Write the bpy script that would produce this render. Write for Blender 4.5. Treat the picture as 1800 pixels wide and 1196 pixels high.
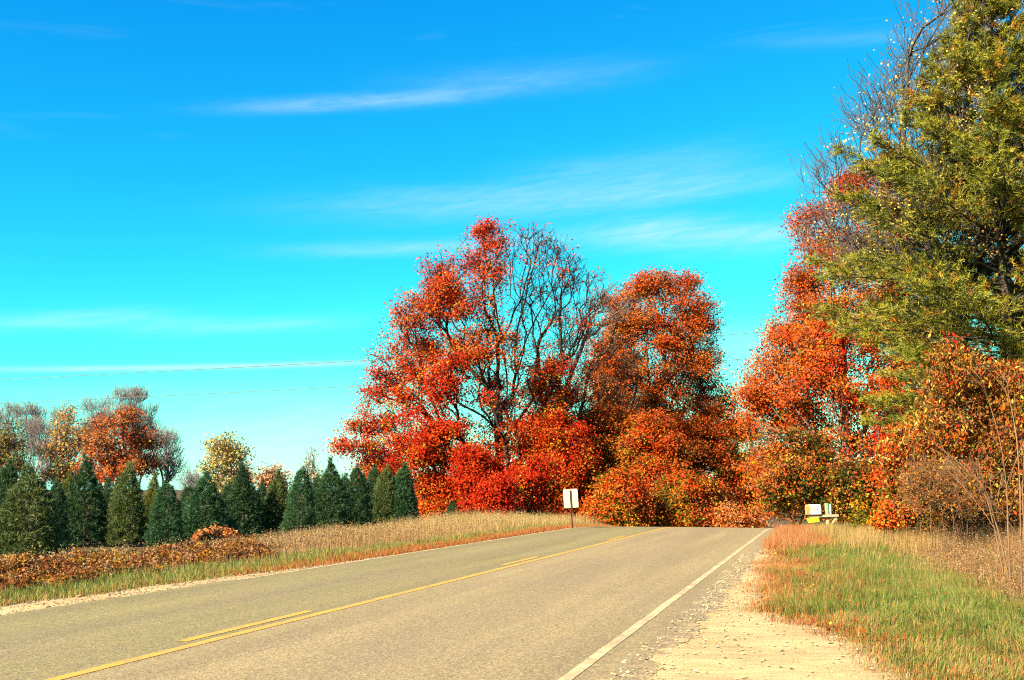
import bpy, math, random
import numpy as np
from mathutils import Vector, Matrix

for _o in list(bpy.data.objects):
    bpy.data.objects.remove(_o)
scene = bpy.context.scene
COL = scene.collection

# ------------------------------------------------------------------ camera
CAM_H = 1.5
PITCH = math.atan(262 / 2000)            # camera tilted up a little
cam_data = bpy.data.cameras.new('camera')
cam_data.sensor_width = 36.0
cam_data.lens = 40.0
cam_data.clip_start = 0.1
cam_data.clip_end = 20000
cam = bpy.data.objects.new('camera', cam_data)
COL.objects.link(cam)
cam.location = (0, 0, CAM_H)
cam.rotation_euler = (math.pi / 2 + PITCH, 0, 0)
scene.camera = cam

# ------------------------------------------------------------------ light
SUN_EL = math.radians(34)
SUN_AZ = math.radians(49)                # from straight behind the camera towards its left
S = Vector((-math.sin(SUN_AZ) * math.cos(SUN_EL), -math.cos(SUN_AZ) * math.cos(SUN_EL), math.sin(SUN_EL)))
sun_data = bpy.data.lights.new('sun', 'SUN')
sun_data.energy = 5.0
sun_data.angle = math.radians(0.5)
sun_data.color = (1.0, 0.87, 0.66)
sun = bpy.data.objects.new('sun', sun_data)
COL.objects.link(sun)
sun.rotation_euler = S.to_track_quat('Z', 'Y').to_euler()

SKY_STRENGTH = 0.05
SKY_GAIN = (1.0, 1.17, 0.64)
SKY_POW = (2.9, 1.3, 0.5)

world = bpy.data.worlds.new('World')
scene.world = world
world.use_nodes = True
wt = world.node_tree
for n in list(wt.nodes):
    wt.nodes.remove(n)


def wn(kind, **kw):
    n = wt.nodes.new(kind)
    for k, v in kw.items():
        setattr(n, k, v)
    return n


def wl(a, b):
    wt.links.new(a, b)


def wmath(op, a, b=None, c=None, clamp=False):
    n = wn('ShaderNodeMath', operation=op, use_clamp=clamp)
    for i, v in enumerate((a, b, c)):
        if v is None:
            continue
        if isinstance(v, (int, float)):
            n.inputs[i].default_value = v
        else:
            wl(v, n.inputs[i])
    return n.outputs[0]


w_out = wn('ShaderNodeOutputWorld')
w_bg = wn('ShaderNodeBackground')
w_bg.inputs['Strength'].default_value = SKY_STRENGTH
w_sky = wn('ShaderNodeTexSky', sky_type='NISHITA')
w_sky.sun_disc = False
w_sky.sun_elevation = SUN_EL
w_sky.sun_rotation = math.pi + SUN_AZ
w_sky.altitude = 200
w_sky.air_density = 1.0
w_sky.dust_density = 0.3
w_sky.ozone_density = 2.0
# the strong colour rendering of the photograph: per-channel gain and contrast, the same over the whole sky
w_sep = wn('ShaderNodeSeparateColor')
wl(w_sky.outputs[0], w_sep.inputs[0])
w_comb = wn('ShaderNodeCombineColor')
SKY_REF = 10.0
for i in range(3):
    t = wmath('DIVIDE', w_sep.outputs[i], SKY_REF)
    t = wmath('POWER', t, SKY_POW[i])
    t = wmath('MULTIPLY', t, SKY_GAIN[i] * SKY_REF)
    wl(t, w_comb.inputs[i])
# cirrus: thin streaks, by direction in the sky (azimuth, elevation in degrees)
w_tc = wn('ShaderNodeTexCoord')
w_xyz = wn('ShaderNodeSeparateXYZ')
wl(w_tc.outputs['Generated'], w_xyz.inputs[0])
az = wmath('MULTIPLY', wmath('ARCTAN2', w_xyz.outputs[0], w_xyz.outputs[1]), 180 / math.pi)
el = wmath('MULTIPLY', wmath('ARCSINE', w_xyz.outputs[2]), 180 / math.pi)
w_cv = wn('ShaderNodeCombineXYZ')
wl(wmath('MULTIPLY', az, 0.06), w_cv.inputs[0])
wl(wmath('MULTIPLY', wmath('SUBTRACT', el, wmath('MULTIPLY', az, 0.05)), 0.55), w_cv.inputs[1])
w_n1 = wn('ShaderNodeTexNoise')
w_n1.inputs['Scale'].default_value = 1.0
w_n1.inputs['Detail'].default_value = 7
w_n1.inputs['Roughness'].default_value = 0.6
w_n1.inputs['Distortion'].default_value = 0.4
wl(w_cv.outputs[0], w_n1.inputs['Vector'])
w_cv2 = wn('ShaderNodeCombineXYZ')
wl(wmath('MULTIPLY', az, 0.35), w_cv2.inputs[0])
wl(wmath('MULTIPLY', wmath('SUBTRACT', el, wmath('MULTIPLY', az, 0.12)), 2.6), w_cv2.inputs[1])
w_n2 = wn('ShaderNodeTexNoise')
w_n2.inputs['Scale'].default_value = 1.0
w_n2.inputs['Detail'].default_value = 6
w_n2.inputs['Roughness'].default_value = 0.65
w_n2.inputs['Distortion'].default_value = 0.6
wl(w_cv2.outputs[0], w_n2.inputs['Vector'])


def sky_dir(px, py):
    b = (598 - py) / 2000
    a = (px - 900) / 2000
    y = math.cos(PITCH) - b * math.sin(PITCH)
    z = math.sin(PITCH) + b * math.cos(PITCH)
    return math.degrees(math.atan2(a, y)), math.degrees(math.asin(z / math.sqrt(a * a + y * y + z * z)))


total = wmath('MULTIPLY', wmath('SUBTRACT', w_n1.outputs[0], 0.60, clamp=True), 0.30)
#        x0   y0    x1    y1   half thickness(px) strength
STREAKS = [(400, 190, 880, 160, 12, 0.38), (700, 150, 1150, 120, 22, 0.16), (540, 368, 1450, 305, 26, 0.34),
           (900, 320, 1330, 280, 34, 0.22), (500, 440, 1050, 416, 15, 0.34), (1010, 412, 1480, 408, 26, 0.55),
           (1090, 395, 1230, 385, 14, 0.22), (-100, 575, 300, 552, 16, 0.34), (200, 578, 620, 566, 17, 0.34),
           (-60, 650, 740, 634, 5, 0.75), (240, 780, 760, 750, 55, 0.5), (350, 830, 800, 800, 45, 0.35),
           (-100, 700, 700, 690, 30, 0.15), (1150, 630, 1450, 600, 40, 0.4), (1330, 75, 1700, 50, 12, 0.12)]
for (x0, y0, x1, y1, th, st) in STREAKS:
    a0, e0 = sky_dir(x0, y0)
    a1, e1 = sky_dir(x1, y1)
    ca, ce = (a0 + a1) / 2, (e0 + e1) / 2
    ha = (a1 - a0) / 2
    sl = (e1 - e0) / (a1 - a0)
    th = th * 0.0286
    da = wmath('SUBTRACT', az, ca)
    de = wmath('SUBTRACT', wmath('SUBTRACT', el, ce), wmath('MULTIPLY', da, sl))
    if th > 0.2:
        de = wmath('ADD', de, wmath('MULTIPLY', wmath('SUBTRACT', w_n1.outputs[0], 0.5), th * 2.2))
    q = wmath('ADD', wmath('POWER', wmath('ABSOLUTE', wmath('DIVIDE', da, ha)), 3.0),
              wmath('POWER', wmath('ABSOLUTE', wmath('DIVIDE', de, th)), 2.0))
    g = wmath('POWER', 2.718, wmath('MULTIPLY', q, -1.2))
    tex = wmath('MULTIPLY_ADD', w_n2.outputs[0], 1.9, -0.25, clamp=True) if th > 0.2 else wmath('MULTIPLY_ADD', w_n2.outputs[0], 1.0, 0.3)
    total = wmath('ADD', total, wmath('MULTIPLY', wmath('MULTIPLY', g, tex), st))
total = wmath('MULTIPLY', total, 1.0, clamp=True)
w_mix = wn('ShaderNodeMix', data_type='RGBA')
wl(total, w_mix.inputs[0])
wl(w_comb.outputs[0], w_mix.inputs[6])
CLOUD = 4.1
w_mix.inputs[7].default_value = (CLOUD * 0.72, CLOUD * 1.0, CLOUD, 1)
wl(w_mix.outputs[2], w_bg.inputs['Color'])
wl(w_bg.outputs[0], w_out.inputs[0])

scene.view_settings.view_transform = 'Standard'
scene.view_settings.look = 'None'
scene.view_settings.exposure = 2.3
scene.cycles.max_bounces = 4
scene.cycles.diffuse_bounces = 2
scene.cycles.glossy_bounces = 2
scene.cycles.transmission_bounces = 3
scene.cycles.transparent_max_bounces = 4
scene.cycles.pixel_filter_type = 'BLACKMAN_HARRIS'
scene.cycles.filter_width = 1.15
scene.cycles.use_denoising = False
scene.view_settings.gamma = 1.0

# ------------------------------------------------------------------ helpers
A15 = math.radians(15.08)
CA, SA = math.cos(A15), math.sin(A15)


def P(px, py, d):
    """point at depth Y=d seen at that place of the photograph"""
    b = (598 - py) / 2000
    a = (px - 900) / 2000
    y = math.cos(PITCH) - b * math.sin(PITCH)
    z = math.sin(PITCH) + b * math.cos(PITCH)
    return np.array([a * d / y, d, CAM_H + d * z / y])


def bend(v):
    return np.where(v > 42, np.minimum((v - 42) ** 2 / 200.0, 30), 0)


def XY(u, v):
    u = np.asarray(u, float)
    v = np.asarray(v, float)
    u = u + bend(v)
    return u * CA + v * SA, -u * SA + v * CA


def UV(x, y):
    u = np.asarray(x) * CA - np.asarray(y) * SA
    v = np.asarray(x) * SA + np.asarray(y) * CA
    return u - bend(v), v


def drop(v):
    t = np.clip(np.asarray(v, float) - 42, 0, None)
    a = 0.003 * np.minimum(t, 16) ** 2
    b = 0.096 * np.clip(np.minimum(t, 45) - 16, 0, None)
    return a + b


_rg = np.random.default_rng(77)
_NG = _rg.random((128, 128))


def vnoise(x, y, s):
    x = np.asarray(x) * s + 500.3
    y = np.asarray(y) * s + 300.7
    xi = np.floor(x).astype(int)
    yi = np.floor(y).astype(int)
    fx = x - xi
    fy = y - yi
    fx = fx * fx * (3 - 2 * fx)
    fy = fy * fy * (3 - 2 * fy)
    g = lambda i, j: _NG[i % 128, j % 128]
    return (g(xi, yi) * (1 - fx) + g(xi + 1, yi) * fx) * (1 - fy) + (g(xi, yi + 1) * (1 - fx) + g(xi + 1, yi + 1) * fx) * fy


def fbm(x, y, s):
    return 0.55 * vnoise(x, y, s) + 0.3 * vnoise(x + 31, y - 17, s * 2.1) + 0.15 * vnoise(x - 11, y + 71, s * 4.3)


def terrain(x, y):
    u, v = UV(x, y)
    z = -drop(v)
    side = np.clip((u - 1.5) / 4, 0, 1) + np.clip((-11.5 - u) / 4, 0, 1)
    far = np.clip(1 - np.hypot(x, y) / 400, 0, 1)
    z = z + side * (fbm(x, y, 0.22) - 0.5) * 0.22 * far
    return z


AF = 0.77      # overall reflectance of the scene's surfaces against the colours noted below


def mesh_from(name, verts, faces, mat=None, fcol=None, smooth=False):
    verts = np.asarray(verts, np.float32)
    faces = np.asarray(faces, np.int32)
    me = bpy.data.meshes.new(name)
    n, k = faces.shape
    me.vertices.add(len(verts))
    me.vertices.foreach_set('co', verts.ravel())
    me.loops.add(n * k)
    me.loops.foreach_set('vertex_index', faces.ravel())
    me.polygons.add(n)
    me.polygons.foreach_set('loop_start', np.arange(0, n * k, k, dtype=np.int32))
    me.polygons.foreach_set('loop_total', np.full(n, k, np.int32))
    me.polygons.foreach_set('use_smooth', np.full(n, bool(smooth)))
    me.update(calc_edges=True)
    if fcol is not None:
        at = me.attributes.new('Col', 'FLOAT_COLOR', 'FACE')
        c = np.ones((n, 4), np.float32)
        c[:, :3] = np.clip(fcol, 0, 1) * AF
        at.data.foreach_set('color', c.ravel())
    if mat:
        me.materials.append(mat)
    return me


def obj(name, me, parent=None, label=None, cat=None, group=None, kind=None, loc=None):
    o = bpy.data.objects.new(name, me)
    COL.objects.link(o)
    if parent is not None:
        o.parent = parent
    if loc is not None:
        o.location = loc
    for k, v in (('label', label), ('category', cat), ('group', group), ('kind', kind)):
        if v:
            o[k] = v
    return o


def empty(name, loc, label, cat, group=None, rz=0):
    o = obj(name, None, None, label, cat, group, None, loc)
    o.empty_display_size = 0.3
    o.rotation_euler = (0, 0, rz)
    return o


# ------------------------------------------------------------------ materials
def new_mat(name):
    m = bpy.data.materials.new(name)
    m.use_nodes = True
    nt = m.node_tree
    nt.nodes.clear()
    return m, nt


class NT:
    def __init__(self, nt):
        self.nt = nt

    def n(self, kind, ins=None, **kw):
        x = self.nt.nodes.new(kind)
        for k, v in kw.items():
            setattr(x, k, v)
        for k, v in (ins or {}).items():
            if hasattr(v, 'is_linked'):
                self.nt.links.new(v, x.inputs[k])
            else:
                x.inputs[k].default_value = v
        return x

    def noise(self, scale, detail=4, rough=0.6, vec=None, dist=0.0):
        i = {'Scale': scale, 'Detail': detail, 'Roughness': rough, 'Distortion': dist}
        if vec is not None:
            i['Vector'] = vec
        return self.n('ShaderNodeTexNoise', i)

    def ramp(self, fac, stops):
        r = self.n('ShaderNodeValToRGB', {0: fac})
        while len(r.color_ramp.elements) < len(stops):
            r.color_ramp.elements.new(0.5)
        for e, (p, c) in zip(r.color_ramp.elements, stops):
            e.position = p
            e.color = (*c, 1) if len(c) == 3 else c
        return r.outputs[0]

    def mix(self, fac, a, b, blend='MIX'):
        x = self.n('ShaderNodeMix', data_type='RGBA', blend_type=blend)
        for i, v in ((0, fac), (6, a), (7, b)):
            if hasattr(v, 'is_linked'):
                self.nt.links.new(v, x.inputs[i])
            elif i == 0:
                x.inputs[0].default_value = v
            else:
                x.inputs[i].default_value = (*v, 1)
        return x.outputs[2]

    def math(self, op, a, b=0.0, clamp=False):
        x = self.n('ShaderNodeMath', {0: a, 1: b}, operation=op, use_clamp=clamp)
        return x.outputs[0]

    def dim(self, c):
        return self.mix(1.0, c, (AF, AF, AF), 'MULTIPLY')

    def out(self, sh):
        o = self.n('ShaderNodeOutputMaterial')
        self.nt.links.new(sh, o.inputs[0])


def foliage_mat(name, transl=0.3, rough=0.55, spec=0.25, objcol=False):
    m, nt = new_mat(name)
    N = NT(nt)
    c = N.n('ShaderNodeAttribute', attribute_name='Col').outputs['Color']
    if objcol:
        oi = N.n('ShaderNodeObjectInfo')
        c = N.mix(1.0, c, oi.outputs['Color'], 'MULTIPLY')
    p = N.n('ShaderNodeBsdfPrincipled', {'Base Color': c, 'Roughness': rough, 'Specular IOR Level': spec})
    t = N.n('ShaderNodeBsdfTranslucent', {'Color': c})
    x = N.n('ShaderNodeMixShader', {0: transl, 1: p.outputs[0], 2: t.outputs[0]})
    N.out(x.outputs[0])
    return m


def bark_mat(name, c1, c2, scale=6):
    m, nt = new_mat(name)
    N = NT(nt)
    tc = N.n('ShaderNodeTexCoord')
    mp = N.n('ShaderNodeMapping', {'Vector': tc.outputs['Object'], 'Scale': (1, 1, 0.25)})
    nz = N.noise(scale * 3, 6, 0.7, mp.outputs[0])
    c = N.ramp(nz.outputs[0], [(0.3, c1), (0.7, c2)])
    b = N.n('ShaderNodeBump', {'Height': nz.outputs[0], 'Strength': 0.6, 'Distance': 0.03})
    p = N.n('ShaderNodeBsdfPrincipled', {'Base Color': N.dim(c), 'Roughness': 0.9, 'Specular IOR Level': 0.1, 'Normal': b.outputs[0]})
    N.out(p.outputs[0])
    return m


def flat_mat(name, c, rough=0.6, var=0.15, scale=20, metal=0.0, c2=None, spec=0.3):
    m, nt = new_mat(name)
    N = NT(nt)
    tc = N.n('ShaderNodeTexCoord')
    nz = N.noise(scale, 5, 0.6, tc.outputs['Object'])
    lo = c2 or tuple(x * (1 - var) for x in c)
    cc = N.ramp(nz.outputs[0], [(0.35, lo), (0.65, c)])
    b = N.n('ShaderNodeBump', {'Height': nz.outputs[0], 'Strength': 0.15, 'Distance': 0.01})
    p = N.n('ShaderNodeBsdfPrincipled', {'Base Color': N.dim(cc), 'Roughness': rough, 'Metallic': metal, 'Specular IOR Level': spec, 'Normal': b.outputs[0]})
    N.out(p.outputs[0])
    return m


LEAF = foliage_mat('leaf', 0.25, 0.7, 0.04)
NEEDLE = foliage_mat('needle', 0.12, 0.6, 0.2)
SPRUCE = foliage_mat('spruce_needle', 0.08, 0.6, 0.2, objcol=True)
GRASS = foliage_mat('grass_blade', 0.25, 0.6, 0.2)
BARK_DARK = bark_mat('bark_dark', (0.012, 0.010, 0.008), (0.042, 0.033, 0.026))
BARK_GREY = bark_mat('bark_grey', (0.09, 0.075, 0.06), (0.22, 0.19, 0.15))
BARK_FAR = bark_mat('bark_far', (0.11, 0.09, 0.085), (0.22, 0.18, 0.165))
BARK_TAN = bark_mat('bark_tan', (0.12, 0.062, 0.03), (0.25, 0.14, 0.072), 3)
BARK_PINE = bark_mat('bark_pine', (0.030, 0.024, 0.018), (0.085, 0.068, 0.05))
BARK_BROWN = bark_mat('bark_brown', (0.06, 0.03, 0.018), (0.15, 0.08, 0.05))


def asphalt_mat():
    m, nt = new_mat('chip_seal_asphalt')
    N = NT(nt)
    tc = N.n('ShaderNodeTexCoord')
    o = tc.outputs['Object']
    big = N.noise(0.35, 5, 0.6, o)
    sep = N.n('ShaderNodeSeparateXYZ', {0: o})
    uu = N.math('SUBTRACT', N.math('MULTIPLY', sep.outputs[0], CA), N.math('MULTIPLY', sep.outputs[1], SA))
    vv = N.math('ADD', N.math('MULTIPLY', sep.outputs[0], SA), N.math('MULTIPLY', sep.outputs[1], CA))
    uv = N.n('ShaderNodeCombineXYZ', {0: N.math('MULTIPLY', uu, 1.3), 1: N.math('MULTIPLY', vv, 0.06)})
    wear = N.noise(1.0, 5, 0.6, uv.outputs[0])
    fine = N.n('ShaderNodeTexVoronoi', {'Vector': o, 'Scale': 48.0})
    grit = N.noise(70, 4, 0.75, o)
    base = N.ramp(wear.outputs[0], [(0.3, (0.182, 0.141, 0.071)), (0.7, (0.264, 0.204, 0.102))])
    # left lane a little greener and darker than the right one (seen from here), as two passes of chip seal
    lane = N.math('MULTIPLY', N.math('ADD', uu, 5.9), 6.0, clamp=True)
    base = N.mix(lane, N.mix(1.0, base, (0.80, 0.86, 0.72), 'MULTIPLY'), base)
    base = N.mix(N.math('MULTIPLY', N.math('SUBTRACT', big.outputs[0], 0.45, clamp=True), 1.6), base, (0.19, 0.14, 0.09))
    tr = None
    for cu in (-3.85, -7.55):
        g = N.math('SUBTRACT', 1.0, N.math('MULTIPLY', N.math('ABSOLUTE', N.math('SUBTRACT', uu, cu)), 1.7), clamp=True)
        tr = g if tr is None else N.math('ADD', tr, g)
    tr = N.math('MULTIPLY', tr, N.math('MULTIPLY', wear.outputs[0], 0.75))
    base = N.mix(tr, base, (0.172, 0.131, 0.080))
    edge_n = N.noise(2.2, 5, 0.7, o)
    ef = N.math('MULTIPLY', N.math('ADD', N.math('MULTIPLY', N.math('ADD', uu, 1.72), 2.2), N.math('MULTIPLY', N.math('SUBTRACT', edge_n.outputs[0], 0.45), 3.0)), 0.75, clamp=True)
    base = N.mix(ef, base, (0.175, 0.132, 0.085))
    sand_n = N.noise(3.5, 6, 0.75, o)
    sf = N.math('ADD', N.math('MULTIPLY', N.math('ADD', uu, 1.52), 3.2), N.math('MULTIPLY', N.math('SUBTRACT', sand_n.outputs[0], 0.52), 7.0), clamp=True)
    base = N.mix(sf, base, (0.37, 0.275, 0.13))
    chip = N.ramp(fine.outputs['Color'], [(0.05, (0.42, 0.40, 0.40)), (0.35, (0.9, 0.9, 0.88)), (0.65, (1.05, 1.02, 1.0)), (0.95, (1.75, 1.65, 1.4))])
    c = N.mix(0.85, base, chip, 'MULTIPLY')
    g2 = N.ramp(grit.outputs[0], [(0.35, (0.6, 0.6, 0.62)), (0.65, (1.35, 1.33, 1.28))])
    c = N.mix(0.9, c, g2, 'MULTIPLY')
    h = N.math('ADD', fine.outputs['Distance'], grit.outputs[0])
    b = N.n('ShaderNodeBump', {'Height': h, 'Strength': 0.5, 'Distance': 0.008})
    p = N.n('ShaderNodeBsdfPrincipled', {'Base Color': N.dim(c), 'Roughness': 0.85, 'Specular IOR Level': 0.25, 'Normal': b.outputs[0]})
    N.out(p.outputs[0])
    return m


def paint_mat(name, col, under=(0.28, 0.20, 0.11), thr=0.42):
    m, nt = new_mat(name)
    N = NT(nt)
    tc = N.n('ShaderNodeTexCoord')
    o = tc.outputs['Object']
    a = N.noise(75, 4, 0.8, o)
    b_ = N.noise(2.2, 4, 0.6, o)
    v = N.n('ShaderNodeTexVoronoi', {'Vector': o, 'Scale': 48.0})
    f = N.math('ADD', a.outputs[0], N.math('MULTIPLY', N.math('SUBTRACT', b_.outputs[0], 0.5), 0.8))
    c = N.mix(N.ramp(f, [(thr - 0.10, (0, 0, 0)), (thr + 0.10, (1, 1, 1))]), under, col)
    c = N.mix(0.7, c, N.ramp(v.outputs['Color'], [(0.05, (0.6, 0.58, 0.55)), (0.4, (0.95, 0.95, 0.95)), (0.95, (1.3, 1.28, 1.2))]), 'MULTIPLY')
    b = N.n('ShaderNodeBump', {'Height': a.outputs[0], 'Strength': 0.4, 'Distance': 0.006})
    p = N.n('ShaderNodeBsdfPrincipled', {'Base Color': N.dim(c), 'Roughness': 0.8, 'Specular IOR Level': 0.2, 'Normal': b.outputs[0]})
    N.out(p.outputs[0])
    return m


def ground_mat():
    m, nt = new_mat('soil_and_thatch')
    N = NT(nt)
    tc = N.n('ShaderNodeTexCoord')
    o = tc.outputs['Object']
    a = N.noise(0.5, 5, 0.6, o)
    f = N.noise(18, 5, 0.7, o)
    c = N.ramp(a.outputs[0], [(0.3, (0.05, 0.04, 0.018)), (0.55, (0.09, 0.06, 0.028)), (0.75, (0.06, 0.06, 0.02))])
    c = N.mix(0.8, c, N.ramp(f.outputs[0], [(0.3, (0.5, 0.5, 0.5)), (0.7, (1.3, 1.3, 1.3))]), 'MULTIPLY')
    b = N.n('ShaderNodeBump', {'Height': f.outputs[0], 'Strength': 0.8, 'Distance': 0.05})
    p = N.n('ShaderNodeBsdfPrincipled', {'Base Color': N.dim(c), 'Roughness': 0.95, 'Specular IOR Level': 0.1, 'Normal': b.outputs[0]})
    N.out(p.outputs[0])
    return m


def gravel_mat():
    m, nt = new_mat('sandy_gravel')
    N = NT(nt)
    tc = N.n('ShaderNodeTexCoord')
    o = tc.outputs['Object']
    a = N.noise(0.9, 6, 0.65, o)
    mp = N.n('ShaderNodeMapping', {'Vector': o, 'Rotation': (0, 0, -0.5), 'Scale': (0.6, 3.0, 1)})
    st = N.noise(3.5, 6, 0.65, mp.outputs[0])
    v = N.n('ShaderNodeTexVoronoi', {'Vector': o, 'Scale': 60.0})
    f = N.noise(90, 4, 0.7, o)
    c = N.ramp(a.outputs[0], [(0.3, (0.30, 0.215, 0.105)), (0.55, (0.42, 0.315, 0.15)), (0.75, (0.50, 0.385, 0.19))])
    c = N.mix(0.45, c, N.ramp(st.outputs[0], [(0.36, (0.62, 0.5, 0.38)), (0.55, (1.05, 1.05, 1.05))]), 'MULTIPLY')
    c = N.mix(0.6, c, N.ramp(v.outputs['Color'], [(0.0, (0.6, 0.58, 0.55)), (0.4, (1, 1, 1)), (1, (1.2, 1.2, 1.2))]), 'MULTIPLY')
    h = N.math('ADD', v.outputs['Distance'], f.outputs[0])
    b = N.n('ShaderNodeBump', {'Height': h, 'Strength': 0.6, 'Distance': 0.012})
    p = N.n('ShaderNodeBsdfPrincipled', {'Base Color': N.dim(c), 'Roughness': 0.9, 'Specular IOR Level': 0.15, 'Normal': b.outputs[0]})
    N.out(p.outputs[0])
    return m


# ------------------------------------------------------------------ ground, road, shoulders
def sinh_axis(n, lim, k):
    t = np.linspace(-1, 1, n)
    return np.sinh(k * t) / np.sinh(k) * lim


gx = sinh_axis(190, 6000, 7.2)
gy = sinh_axis(230, 6000, 6.8) + 40
GX, GY = np.meshgrid(gx, gy)
GZ = terrain(GX, GY)
gu, gv = UV(GX, GY)
inroad = (gu > -9.9) & (gu < -0.8)
GZ = np.where(inroad, GZ - 0.10, GZ)
ni, nj = GX.shape
idx = np.arange(ni * nj).reshape(ni, nj)
gf = np.stack([idx[:-1, :-1], idx[:-1, 1:], idx[1:, 1:], idx[1:, :-1]], -1).reshape(-1, 4)
ground = obj('ground', mesh_from('ground', np.stack([GX, GY, GZ], -1).reshape(-1, 3), gf, ground_mat(), smooth=True), kind='structure')

vs = np.concatenate([np.arange(-12, 8, 0.3), np.arange(8, 24, 0.05), np.arange(24, 40, 0.15), np.arange(40, 62, 0.25), np.arange(62, 130, 1.0)])


def edge_right(v):
    n1 = vnoise(v, 0 * v, 0.9) - 0.5
    n2 = vnoise(v, 0 * v + 9, 4.0) - 0.5
    n3 = vnoise(v, 0 * v + 19, 11.0) - 0.5
    e = -1.36 + 0.22 * n1 + 0.16 * n2 + 0.10 * n3 - 0.12 * np.clip((v - 20) / 25, 0, 1)
    # the broken lobes of asphalt by the gravel pull-off
    e = e + 0.26 * np.exp(-((v - 14.7) / 0.22) ** 2) + 0.20 * np.exp(-((v - 13.6) / 0.2) ** 2)
    return e


def edge_left(v):
    return -9.34 + 0.10 * (vnoise(v, 0 * v + 40, 1.3) - 0.5) + 0.06 * (vnoise(v, 0 * v + 44, 5.0) - 0.5)


def strip(name, vv, cols, mat, zs, kind=None, parent=None, smooth=True):
    """sheet along the road: cols is a list of u(v) arrays left to right, zs matching heights above the terrain"""
    pts = []
    for u, z in zip(cols, zs):
        x, y = XY(u, vv)
        pts.append(np.stack([x, y, -drop(vv) + z], -1))
    pts = np.stack(pts, 1)
    n, k = pts.shape[:2]
    ix = np.arange(n * k).reshape(n, k)
    f = np.stack([ix[:-1, :-1], ix[:-1, 1:], ix[1:, 1:], ix[1:, :-1]], -1).reshape(-1, 4)
    return obj(name, mesh_from(name, pts.reshape(-1, 3), f, mat, smooth=smooth), parent=parent, kind=kind)


CROWN = lambda u: 0.035 - 0.0012 * (u + 5.77) ** 2 + 0.012
el_, er_ = edge_left(vs), edge_right(vs)
uc = [el_, el_ + 0.001] + [np.full_like(vs, t) for t in np.linspace(-9.18, -1.95, 16)] + [er_ - 0.001, er_]
uz = [np.full_like(vs, -0.10)] + [CROWN(u) for u in uc[1:-1]] + [np.full_like(vs, -0.10)]
road = strip('road', vs, uc, asphalt_mat(), uz, kind='structure', smooth=False)
road['label'] = 'two lane country road of worn tan chip seal running up to a crest'


def line(name, u0, u1, v0, v1, mat, dz=0.004):
    vv = np.arange(v0, v1 + 0.01, 0.15 if v1 < 50 else 0.3)
    j = 0.014 * (vnoise(vv, 0 * vv + 3, 1.7) - 0.5)
    return strip(name, vv, [np.full_like(vv, u0) + j, np.full_like(vv, (u0 + u1) / 2) + j, np.full_like(vv, u1) + j], mat,
                 [CROWN(u0) + dz, CROWN((u0 + u1) / 2) + dz, CROWN(u1) + dz], parent=road)


YELLOW = paint_mat('yellow_road_paint', (0.50, 0.255, 0.034), (0.31, 0.19, 0.07), 0.45)
WHITE = paint_mat('white_road_paint', (0.46, 0.37, 0.20), thr=0.50)
line('centre_line', -5.80, -5.68, -12, 110, YELLOW)['label'] = 'solid yellow centre line'
for k in range(-1, 5):
    v0 = 10.0 + 11.45 * k
    line('centre_line_dash', -6.04, -5.92, v0, v0 + 2.95, YELLOW)['label'] = 'yellow passing dash beside the solid line'
line('edge_line', -2.02, -1.915, -12, 110, WHITE)['label'] = 'white line along the right road edge'
line('edge_line', -9.26, -9.17, 17, 110, WHITE)['label'] = 'white line along the left road edge, half grown over'


def ue_right(v):
    base = np.interp(v, [-12, 4, 9.6, 12.9, 14.5, 20.4, 40.9, 60], [2.4, 1.2, 0.40, -0.30, -1.02, -1.25, -1.62, -1.62])
    return base + 0.28 * (vnoise(v, 0 * v + 5, 0.8) - 0.5) + 0.16 * (vnoise(v, 0 * v + 6, 3.2) - 0.5)


def ue_left(v):
    base = np.interp(v, [-12, 8, 13, 18.5, 22, 60], [-10.6, -10.4, -10.15, -9.75, -9.38, -9.36])
    return base + 0.12 * (vnoise(v, 0 * v + 15, 1.5) - 0.5)


GRAVEL = gravel_mat()
vg = np.arange(-10, 46, 0.2)
eg = ue_right(vg) + 0.45
gcols = [np.full_like(vg, -1.95)] + [-1.95 + (eg + 1.95) * t for t in np.linspace(0.08, 0.9, 9)] + [eg]
gz = [np.full_like(vg, -0.09)] + [0.020 + 0.020 * (fbm(u * 1.0, vg, 1.6) - 0.5) for u in gcols[1:-1]] + [np.full_like(vg, 0.002)]
strip('gravel_shoulder', vg, gcols, GRAVEL, gz, kind='structure')
vg2 = np.arange(-10, 25, 0.2)
e2 = ue_left(vg2) - 0.4
gl = [e2] + [e2 + (-9.1 - e2) * t for t in (0.15, 0.35, 0.6, 0.8)] + [np.full_like(vg2, -9.1)]
strip('gravel_shoulder', vg2, gl, GRAVEL, [0.004] + [0.012 + 0.02 * (fbm(u, vg2, 1.5) - 0.5) for u in gl[1:-1]] + [-0.08], kind='structure')

# loose stones
rng = np.random.default_rng(5)
ico_v = np.array([(0, 0, 1), (0.9, 0, 0.35), (0.28, 0.86, 0.35), (-0.73, 0.53, 0.35), (-0.73, -0.53, 0.35), (0.28, -0.86, 0.35), (0, 0, -0.4)])
ico_f = np.array([(0, 1, 2), (0, 2, 3), (0, 3, 4), (0, 4, 5), (0, 5, 1), (6, 2, 1), (6, 3, 2), (6, 4, 3), (6, 5, 4), (6, 1, 5)])


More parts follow.
